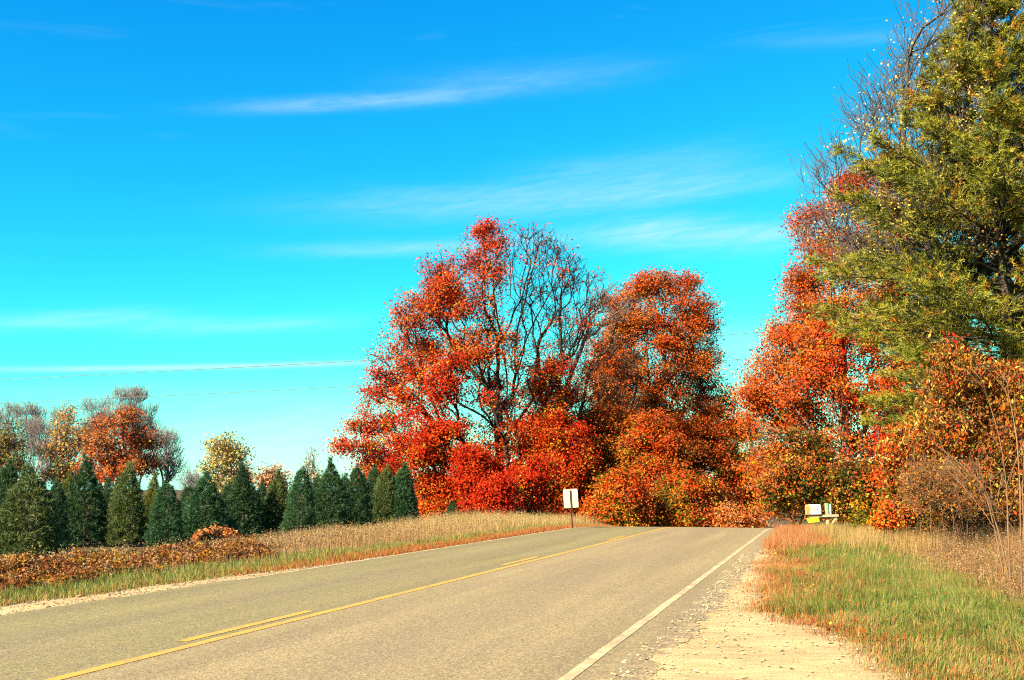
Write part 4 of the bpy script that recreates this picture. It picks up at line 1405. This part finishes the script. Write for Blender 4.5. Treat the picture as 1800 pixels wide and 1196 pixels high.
# far trees at the left
FAR = [
    ('bare_tree', 'grey bare tree at the left edge beyond the evergreens', 20, 135, [(720, 10, 70), (750, -10, 90), (800, -15, 95), (840, 0, 85)], 0, [T1], (1,), BARK_FAR),
    ('olive_tree', 'dull olive tree cut by the left edge beyond the evergreens', 5, 118, [(748, -10, 25), (780, -20, 38), (820, -20, 45), (850, -15, 45)], 5, [(0.13, 0.11, 0.02), (0.22, 0.15, 0.03)], (1, 0.8), BARK_FAR),
    ('bare_tree', 'grey bare tree between the left edge and the yellow olive tree', 85, 132, [(728, 60, 125), (760, 50, 135), (800, 50, 135), (845, 60, 125)], 0, [T1], (1,), BARK_FAR),
    ('yellow_tree', 'thin yellow olive tree left of the red oak', 118, 122, [(722, 105, 145), (750, 92, 155), (790, 85, 158), (830, 75, 155), (850, 80, 140)], 4, [(0.46, 0.30, 0.06), (0.34, 0.22, 0.05), (0.46, 0.20, 0.05)], (1, 0.8, 0.5), BARK_FAR),
    ('bare_tree', 'tall bare tree standing behind the red oak', 205, 140, [(688, 165, 245), (720, 145, 268), (770, 135, 290), (830, 150, 300)], 0, [T1], (1,), BARK_FAR),
    ('oak_tree', 'rounded red brown oak beyond the evergreens at the left', 205, 120, [(728, 180, 240), (750, 150, 262), (780, 138, 274), (815, 138, 277), (845, 150, 270)], 7, [(0.40, 0.085, 0.022), (0.44, 0.14, 0.03), (0.30, 0.11, 0.03), R2], (1.1, 0.9, 0.7, 0.4), BARK_FAR),
    ('bare_tree', 'pale bare tree on the right flank of the red oak', 292, 126, [(765, 270, 305), (790, 262, 322), (820, 260, 325), (845, 265, 318)], 0, [T1], (1,), BARK_FAR),
    ('birch_tree', 'pale yellow tree standing alone above the evergreens', 395, 112, [(757, 383, 402), (780, 370, 418), (805, 360, 428), (835, 358, 430), (862, 365, 425)], 6, [(0.44, 0.32, 0.08), (0.40, 0.24, 0.06), (0.34, 0.27, 0.07)], (1.2, 0.7, 0.6), BARK_FAR),
    ('birch_tree', 'small faded tan tree right beside the pale yellow tree', 428, 112, [(818, 418, 440), (835, 410, 446), (860, 412, 445)], 4, [(0.6, 0.4, 0.18), (0.55, 0.3, 0.14)], (1, 1), BARK_FAR),
    ('shrub', 'small orange tan tree peeping over the olive Christmas tree', 480, 100, [(832, 470, 495), (845, 460, 508), (862, 460, 508)], 6, [T1, (0.5, 0.26, 0.12)], (1, 1), BARK_FAR),
    ('yellow_tree', 'wispy pale sapling above the evergreens left of the maple', 546, 100, [(792, 544, 550), (812, 538, 556), (840, 532, 562), (860, 536, 560)], 2, [(0.5, 0.42, 0.16)], (1,), BARK_FAR),
    ('bare_tree', 'faint low bare tree between the oak and the pale yellow tree', 338, 120, [(838, 326, 352), (850, 320, 360), (866, 322, 358)], 0, [T1], (1,), BARK_FAR),
]
for nm, lab, bx_, d_, rows_, lv, pal_, w_, bk in FAR:
    hpx = rows_[-1][0] - rows_[0][0]
    wpx = max(r[2] - r[1] for r in rows_)
    nl = max(9, int(wpx * hpx / 260))
    make_tree(nm, lab, 'tree', bx_, d_, rows_, nl, 0.95, nl * (22 if lv else 30), lv, 0.21, palette(pal_, w_, 0.5), bk,
              trunk_to=0.3, trunk_r=0.22, stems=1 if lv > 3 else 2, bf=0.55, tip_r=0.016 if not lv else 0.014, twigs=2, twig_len=0.9, spread=0.38,
              group='far trees beyond the evergreens', down=1.8, twig_up=0.7 if not lv else 0.3, stiff=0.6, thr=0.06, rmin=0.25, keep=(lambda px, py: 0.55 + 0 * px) if lv > 3 else (lambda px, py: 0.5 + 0 * px))


# Christmas trees
def xmas_mesh(H, R, shape, seed):
    r0 = np.random.default_rng(seed)
    n = 2500
    t = r0.random(n * 3)
    if shape == 'cone':
        prof = lambda t: R * ((1 - t) ** 0.5 * 0.95 + 0.03)
    elif shape == 'col':
        prof = lambda t: R * ((1 - t ** 3.4) ** 0.9 * (0.82 + 0.18 * (1 - t)) + 0.02)
    else:
        prof = lambda t: R * ((1 - t ** 1.7) ** 0.95 + 0.03)
    keep = r0.random(n * 3) < (prof(t) / R)
    t = t[keep][:n]
    n = len(t)
    a = r0.random(n) * 6.283
    k = r0.integers(0, 60, n)                 # shoots gathered in bunches
    ba, bt = r0.random(60) * 6.283, r0.random(60) * 0.95
    lump = 1 + 0.09 * r0.normal(0, 1, n)
    for i in range(60):
        dd = (np.angle(np.exp(1j * (a - ba[i]))) * prof(t) / 0.16) ** 2 + ((t - bt[i]) * H / 0.14) ** 2
        lump += (0.10 if i % 2 else -0.11) * np.exp(-dd)
    rr = prof(t) * np.clip(lump, 0.5, 1.4) * (0.22 + 0.78 * r0.random(n) ** 0.40)
    p = np.stack([rr * np.cos(a), rr * np.sin(a), 0.06 + t * (H - 0.06)], -1)
    ax = np.stack([np.cos(a) * 0.8, np.sin(a) * 0.8, 0.55 + 0.5 * t], -1) + r0.normal(0, 0.22, (n, 3))
    k = 30
    nl_ = 3
    lx = np.concatenate([[[0, 0]], r0.normal(0, 0.09, (nl_ - 1, 2))])[r0.integers(0, nl_, k)]
    lead = np.stack([lx[:, 0] + r0.normal(0, 0.015, k), lx[:, 1] + r0.normal(0, 0.015, k), H * (0.93 + 0.13 * r0.random(k))], -1)
    p = np.concatenate([p, lead])
    ax = np.concatenate([ax, np.tile([0, 0, 1.0], (k, 1)) + r0.normal(0, 0.3, (k, 3))])
    ax /= np.linalg.norm(ax, axis=1, keepdims=True)
    C = np.array([[0.80, 1.0, 0.75], [1.0, 1.05, 0.7], [0.6, 0.85, 0.7], [1.2, 1.15, 0.7]])[r0.integers(0, 4, len(p))]
    return needle_tufts(p, ax, 11, 0.105, 0.0145, C, 1.0)


XM = []
for i, (H, R_, sh) in enumerate([(2.0, 0.66, 'col'), (2.2, 0.64, 'cone'), (2.1, 0.58, 'col'), (2.3, 0.70, 'cone'), (2.2, 0.62, 'egg'), (2.2, 0.66, 'egg')]):
    V, F, C = xmas_mesh(H, R_, sh, 11 + i)
    crown_me = mesh_from('crown', V, F, SPRUCE, C * 0.56)
    pts = np.array([[0, 0, -0.15], [0.01, 0, H * 0.3], [0, 0.01, H * 0.65], [0, 0, H * 0.97]])
    v, f = tubes(pts[:-1], pts[1:], np.array([0.035, 0.025, 0.014]), np.array([0.025, 0.014, 0.005]), 6)
    XM.append((H, R_, crown_me, mesh_from('trunk', v, f, BARK_BROWN, smooth=True)))
BLUE = (0.040, 0.092, 0.040)
DARK = (0.036, 0.074, 0.030)
OLIVE = (0.090, 0.108, 0.034)
YOL = (0.125, 0.125, 0.026)
#       px  top  halfw  depth variant colour label
XT = [
    (6, 818, 34, 30, 1, DARK, 'dark Christmas tree cut by the left picture edge'),
    (52, 831, 54, 24, 0, OLIVE, 'nearest and widest Christmas tree, olive and dome shaped, at the left'),
    (120, 842, 24, 35, 2, YOL, 'yellowish Christmas tree just behind the right shoulder of the nearest one'),
    (155, 812, 44, 31, 5, DARK, 'tall dark pointed Christmas tree second from the nearest olive one'),
    (225, 822, 29, 31, 2, OLIVE, 'narrow column shaped olive Christmas tree under the red oak'),
    (268, 838, 23, 36, 4, YOL, 'yellow green Christmas tree half hidden behind the low blue green one'),
    (294, 851, 34, 31, 3, BLUE, 'low blue green pointed Christmas tree right of the narrow column shaped one'),
    (362, 835, 42, 34, 4, BLUE, 'broad blue green Christmas tree beneath the pale yellow tree'),
    (432, 822, 33, 37, 4, DARK, 'dark Christmas tree right of the broad blue green one'),
    (485, 834, 25, 38, 2, OLIVE, 'slim olive Christmas tree between two darker ones in mid row'),
    (527, 826, 33, 37, 3, BLUE, 'blue green pointed Christmas tree right of the slim olive one'),
    (586, 814, 34, 42, 5, DARK, 'tallest dark Christmas tree in the right half of the row'),
    (628, 824, 27, 46, 3, DARK, 'shaded Christmas tree right of the tallest dark one'),
    (656, 824, 22, 55, 1, DARK, 'dark pointed Christmas tree partly behind the rightmost pair'),
    (678, 824, 25, 50, 2, OLIVE, 'olive Christmas tree second from the right end of the row'),
    (711, 821, 26, 50, 1, BLUE, 'last Christmas tree at the right end of the row beside the maple'),
    (98, 850, 26, 28, 1, DARK, 'back row Christmas tree seen above the gap right of the nearest olive one'),
    (190, 848, 26, 33, 4, DARK, 'back row Christmas tree between the tall pointed and the narrow column one'),
    (326, 858, 26, 35.5, 3, DARK, 'back row Christmas tree in the gap left of the broad blue green one'),
    (402, 852, 24, 38.5, 1, DARK, 'back row Christmas tree in the gap right of the broad blue green one'),
    (459, 850, 22, 39.5, 4, DARK, 'back row Christmas tree behind the slim olive one'),
    (556, 842, 24, 42, 3, DARK, 'back row Christmas tree left of the tallest dark one'),
    (607, 838, 22, 46, 2, DARK, 'back row Christmas tree right behind the tallest dark one'),
    (642, 838, 22, 50, 4, DARK, 'back row Christmas tree behind the shaded one'),
    (696, 842, 22, 52.5, 1, DARK, 'back row Christmas tree between the two rightmost ones'),
    (798, 884, 18, 58, 0, DARK, 'small green evergreen in the tall grass under the scarlet maple'),
]
for (px, top, hw, d_, vi, colr, lab) in XT:
    H, R_, cm, tm = XM[vi]
    q = P(px, top, d_)
    bz = float(terrain(np.array([q[0]]), np.array([d_]))[0])
    T = empty('christmas_tree', (q[0], d_, bz), lab, 'evergreen', 'rows of Christmas trees', rz=rng.random() * 6.28)
    sx = hw * 1.03 * d_ / 2000 / R_
    T.scale = (sx, sx * rng.uniform(0.9, 1.1), (q[2] - bz) / H)
    T.rotation_euler = (rng.normal(0, 0.025), rng.normal(0, 0.03), rng.random() * 6.28)
    o = obj('crown', cm, T)
    o.color = (*[c * 2.0 for c in colr], 1)
    obj('trunk', tm, T)

# rust fern mound
make_tree('rust_shrub', 'low rust orange mound of dead fern in front of the evergreens', 'shrub', 378, 33,
          [(934, 370, 405), (942, 345, 418), (952, 332, 422)], 16, 0.2, 380, 8, 0.06,
          palette([(0.45, 0.13, 0.035), (0.50, 0.19, 0.06)], (1, 0.8)), BARK_BROWN, trunk_to=0.5, trunk_r=0.015, stems=5, bf=0.4, tip_r=0.004, twigs=1, twig_len=0.12, spread=0.07, depth=0.5, fill=0.4)


# ------------------------------------------------------------------ sign, mailbox, wires
import bmesh


def bm_box(bm, size, loc=(0, 0, 0), rot=None, bev=0.004):
    r = bmesh.ops.create_cube(bm, size=1.0)
    vs_ = r['verts']
    bmesh.ops.scale(bm, vec=size, verts=vs_)
    es = list({e for v in vs_ for e in v.link_edges})
    if bev:
        g = bmesh.ops.bevel(bm, geom=es, offset=bev, segments=1, affect='EDGES')
        vs_ = list({v for f in g['faces'] for v in f.verts} | {v for v in vs_ if v.is_valid})
    if rot is not None:
        bmesh.ops.rotate(bm, cent=(0, 0, 0), matrix=rot, verts=vs_)
    bmesh.ops.translate(bm, vec=loc, verts=vs_)
    return vs_


def bm_obj(name, bm, mat, parent, label=None):
    me = bpy.data.meshes.new(name)
    bm.to_mesh(me)
    bm.free()
    me.materials.append(mat)
    return obj(name, me, parent, label)


def prism_y(bm, outline, y0, y1):
    """outline (x,z) extruded along y"""
    a = [bm.verts.new((x, y0, z)) for x, z in outline]
    b = [bm.verts.new((x, y1, z)) for x, z in outline]
    n = len(outline)
    for i in range(n):
        j = (i + 1) % n
        bm.faces.new((a[i], a[j], b[j], b[i]))
    bm.faces.new(a[::-1])
    bm.faces.new(b)
    bmesh.ops.recalc_face_normals(bm, faces=bm.faces)


ds = 43.5
sb = P(1007, 932, ds)
sb[2] = float(terrain(np.array([sb[0]]), np.array([ds]))[0])
sign = empty('road_sign', sb, 'pale blank back of a road sign on a leaning rusty post', 'sign', rz=math.radians(-8))
sign.rotation_euler = (0, math.radians(-3.6), math.radians(-6))
PW, PH = 0.545, 0.70
zt = P(1004, 860, ds)[2] - sb[2]
rc = 0.03
ol = []
for cx_, cz_, a0 in ((PW / 2 - rc, PH / 2 - rc, 0), (-PW / 2 + rc, PH / 2 - rc, 90), (-PW / 2 + rc, -PH / 2 + rc, 180), (PW / 2 - rc, -PH / 2 + rc, 270)):
    for k in range(4):
        a = math.radians(a0 + 30 * k)
        ol.append((cx_ + rc * math.cos(a), cz_ + rc * math.sin(a) + zt - PH / 2))
bm = bmesh.new()
prism_y(bm, ol, 0.0, 0.004)
bm_obj('panel', bm, flat_mat('sign_back_metal', (0.50, 0.45, 0.30), 0.6, 0.10, 6), sign)
bm = bmesh.new()   # U-channel post
w, t, dp = 0.055, 0.006, 0.03
pz0, pz1 = -0.4, zt - 0.04
prism_pts = [(-w / 2, 0), (-w / 2, -dp), (-w / 2 + t, -dp), (-w / 2 + t, -t), (w / 2 - t, -t), (w / 2 - t, -dp), (w / 2, -dp), (w / 2, 0)]
a = [bm.verts.new((x, y - 0.003, pz0)) for x, y in prism_pts]
b = [bm.verts.new((x, y - 0.003, pz1)) for x, y in prism_pts]
for i in range(8):
    bm.faces.new((a[i], a[(i + 1) % 8], b[(i + 1) % 8], b[i]))
bm.faces.new(b)
bm.faces.new(a[::-1])
bmesh.ops.recalc_face_normals(bm, faces=bm.faces)
bm_obj('post', bm, flat_mat('rusty_post', (0.11, 0.018, 0.012), 0.8, 0.4, 25), sign)
for zz in (zt - 0.10, zt - 0.58):
    bm = bmesh.new()
    bmesh.ops.create_cone(bm, cap_ends=True, segments=6, radius1=0.012, radius2=0.012, depth=0.012)
    bmesh.ops.rotate(bm, cent=(0, 0, 0), matrix=Matrix.Rotation(math.pi / 2, 3, 'X'), verts=bm.verts)
    bmesh.ops.translate(bm, vec=(0, -0.016, zz), verts=bm.verts)
    bm_obj('bolt', bm, bpy.data.materials['rusty_post'], sign)

# mailbox: weathered post with cross arm, box, newspaper tube and green house number plate
dm = 43.0
mb = P(1455, 930, dm)
mb[2] = float(terrain(np.array([mb[0]]), np.array([dm]))[0])
K = dm / 2000.0
mail = empty('mailbox', mb, 'rust stained white mailbox on a weathered wooden post beside the road', 'mailbox')
mail.rotation_euler = (0, math.radians(-1.5), math.radians(4))
WOOD = flat_mat('weathered_wood', (0.46, 0.35, 0.22), 0.85, 0.3, 14)
ztop = P(1452, 885, dm)[2] - mb[2]
zarm = P(1455, 907, dm)[2] - mb[2]
bm = bmesh.new()
bm_box(bm, (0.10, 0.09, ztop + 0.4), (0, 0, (ztop - 0.4) / 2))
bm_obj('post', bm, WOOD, mail)
bm = bmesh.new()
bm_box(bm, (1.12, 0.085, 0.085), (-0.16, -0.093, zarm))
bm_obj('cross_arm', bm, WOOD, mail)
bm = bmesh.new()
bm_box(bm, (0.065, 0.05, 0.47), (0.20, -0.075, zarm - 0.235), Matrix.Rotation(math.radians(36), 3, 'Y'))
bm_obj('brace', bm, WOOD, mail)
bm = bmesh.new()
bm_box(bm, (0.54, 0.20, 0.028), (-0.56, -0.09, zarm + 0.060), None, 0.003)
bm_obj('mounting_board', bm, flat_mat('dark_board', (0.05, 0.035, 0.025), 0.9, 0.3, 15), mail)


def mailbox_mat():
    m, nt = new_mat('rust_stained_white_paint')
    N = NT(nt)
    tc = N.n('ShaderNodeTexCoord')
    nz = N.noise(5.5, 6, 0.7, tc.outputs['Object'])
    sp = N.n('ShaderNodeSeparateXYZ', {0: tc.outputs['Object']})
    lf = N.math('MULTIPLY', N.math('SUBTRACT', -0.60, sp.outputs[0]), 1.6, clamp=True)
    f = N.ramp(N.math('ADD', nz.outputs[0], lf), [(0.52, (0, 0, 0)), (0.62, (1, 1, 1))])
    c = N.mix(f, (0.70, 0.64, 0.50), (0.50, 0.17, 0.05))
    p = N.n('ShaderNodeBsdfPrincipled', {'Base Color': c, 'Roughness': 0.6})
    N.out(p.outputs[0])
    return m


MBM = mailbox_mat()
# box body: round-topped, its length across the arm direction (x)
bw, bh, blen = 0.20, 0.36, 0.52
zb = zarm + 0.076
prof_ = [(-bw / 2, 0), (bw / 2, 0), (bw / 2, bh - bw / 2)] + [(bw / 2 * math.cos(math.radians(a)), bh - bw / 2 + bw / 2 * math.sin(math.radians(a))) for a in range(18, 180, 18)] + [(-bw / 2, bh - bw / 2)]
bm = bmesh.new()
a = [bm.verts.new((-0.80, y - 0.09, zb + z)) for y, z in prof_]
b = [bm.verts.new((-0.80 + blen, y - 0.09, zb + z)) for y, z in prof_]
n_ = len(prof_)
for i in range(n_):
    bm.faces.new((a[i], a[(i + 1) % n_], b[(i + 1) % n_], b[i]))
bm.faces.new(a[::-1])
bm.faces.new(b)
bmesh.ops.recalc_face_normals(bm, faces=bm.faces)
box = bm_obj('box', bm, MBM, mail, 'white box with rust stains at its left end')
bm = bmesh.new()
c_ = [bm.verts.new((-0.812, y * 1.05 - 0.09, zb + z * 1.02 - 0.003)) for y, z in prof_]
d_ = [bm.verts.new((-0.801, y * 1.05 - 0.09, zb + z * 1.02 - 0.003)) for y, z in prof_]
for i in range(n_):
    bm.faces.new((c_[i], c_[(i + 1) % n_], d_[(i + 1) % n_], d_[i]))
bm.faces.new(c_[::-1])
bm.faces.new(d_)
bmesh.ops.recalc_face_normals(bm, faces=bm.faces)
bm_obj('door', bm, MBM, box)
bm = bmesh.new()
bm_box(bm, (0.03, 0.006, 0.075), (-0.42, -0.196, zb + 0.19), None, 0.002)
bm_obj('flag', bm, flat_mat('flag_dark', (0.12, 0.08, 0.06), 0.6), box)
MARK = flat_mat('faded_lettering', (0.30, 0.17, 0.12), 0.7)
for (mx, mz, mw, mh, mr) in ((-0.575, 0.185, 0.09, 0.018, 12), (-0.53, 0.175, 0.055, 0.016, -30), (-0.60, 0.145, 0.06, 0.016, 35), (-0.54, 0.10, 0.10, 0.018, 32), (-0.705, 0.165, 0.03, 0.05, 0)):
    bm = bmesh.new()
    bm_box(bm, (mw, 0.003, mh), (mx, -0.1925, zb + mz), Matrix.Rotation(math.radians(mr), 3, 'Y'), 0)
    bm_obj('faded_mark', bm, MARK, box)
# newspaper tube: open box, drooping, yellow
bm = bmesh.new()
bm_box(bm, (0.43, 0.15, 0.185), (0, 0, 0), None, 0.02)
bmesh.ops.rotate(bm, cent=(0, 0, 0), matrix=Matrix.Rotation(math.radians(-4), 3, 'Y'), verts=bm.verts)
for v_ in bm.verts:
    if v_.co.x < 0:
        v_.co.x += 0.06 * (0.5 - (v_.co.z / 0.185)) - 0.03
bmesh.ops.translate(bm, vec=(-0.56, -0.10, zarm - 0.055 - 0.09), verts=bm.verts)
bm_obj('newspaper_tube', bm, flat_mat('yellow_plastic', (0.80, 0.66, 0.02), 0.5, 0.08, 8), mail, 'bright yellow newspaper tube hanging under the box')
bm = bmesh.new()
bm_box(bm, (0.125, 0.006, 0.41), (0.118, -0.052, ztop - 0.215), None, 0.002)
plate = bm_obj('number_plate', bm, flat_mat('green_plate', (0.0, 0.16, 0.07), 0.5, 0.15, 8), mail, 'narrow green upright house number plate')
WREF = flat_mat('white_digits', (0.78, 0.82, 0.78), 0.5, 0.05)
for k_, ch in enumerate('3383'):
    cu_ = bpy.data.curves.new('digit', 'FONT')
    cu_.body = ch
    cu_.size = 0.125
    cu_.extrude = 0.0015
    cu_.offset = 0.006
    cu_.align_x = 'CENTER'
    tmp = bpy.data.objects.new('digit_tmp', cu_)
    COL.objects.link(tmp)
    dg = bpy.context.evaluated_depsgraph_get()
    me_ = bpy.data.meshes.new_from_object(tmp.evaluated_get(dg))
    bpy.data.objects.remove(tmp)
    me_.transform(Matrix.Translation((0.118, -0.058, ztop - 0.13 - k_ * 0.090)) @ Matrix.Rotation(math.pi / 2, 4, 'X'))
    me_.materials.clear()
    me_.materials.append(WREF)
    obj('digit', me_, plate)

# two overhead wires crossing far behind the maples
WIRE = flat_mat('wire_dark', (0.10, 0.12, 0.13), 0.6)
for pts, lab in (([(-500, 694, 118), (0, 668, 112), (650, 634, 105), (1300, 588, 98), (2300, 500, 90)], 'upper thin overhead wire crossing the sky behind the maples'),
                 ([(-500, 730, 118), (0, 710, 112), (620, 680, 105), (1300, 632, 98), (2300, 560, 90)], 'lower thin overhead wire crossing the sky behind the maples')):
    w3 = np.array([P(*q) for q in pts])
    tt = np.linspace(0, len(pts) - 1, 60)
    W = np.stack([np.interp(tt, range(len(pts)), w3[:, i]) for i in range(3)], -1)
    for _ in range(6):
        W[1:-1] = (W[:-2] + 2 * W[1:-1] + W[2:]) / 4
    v, f = tubes(W[:-1], W[1:], np.full(59, 0.027), np.full(59, 0.027), 5)
    obj('overhead_wire', mesh_from('overhead_wire', v, f, WIRE, smooth=True), label=lab, cat='wire', group='overhead wires')
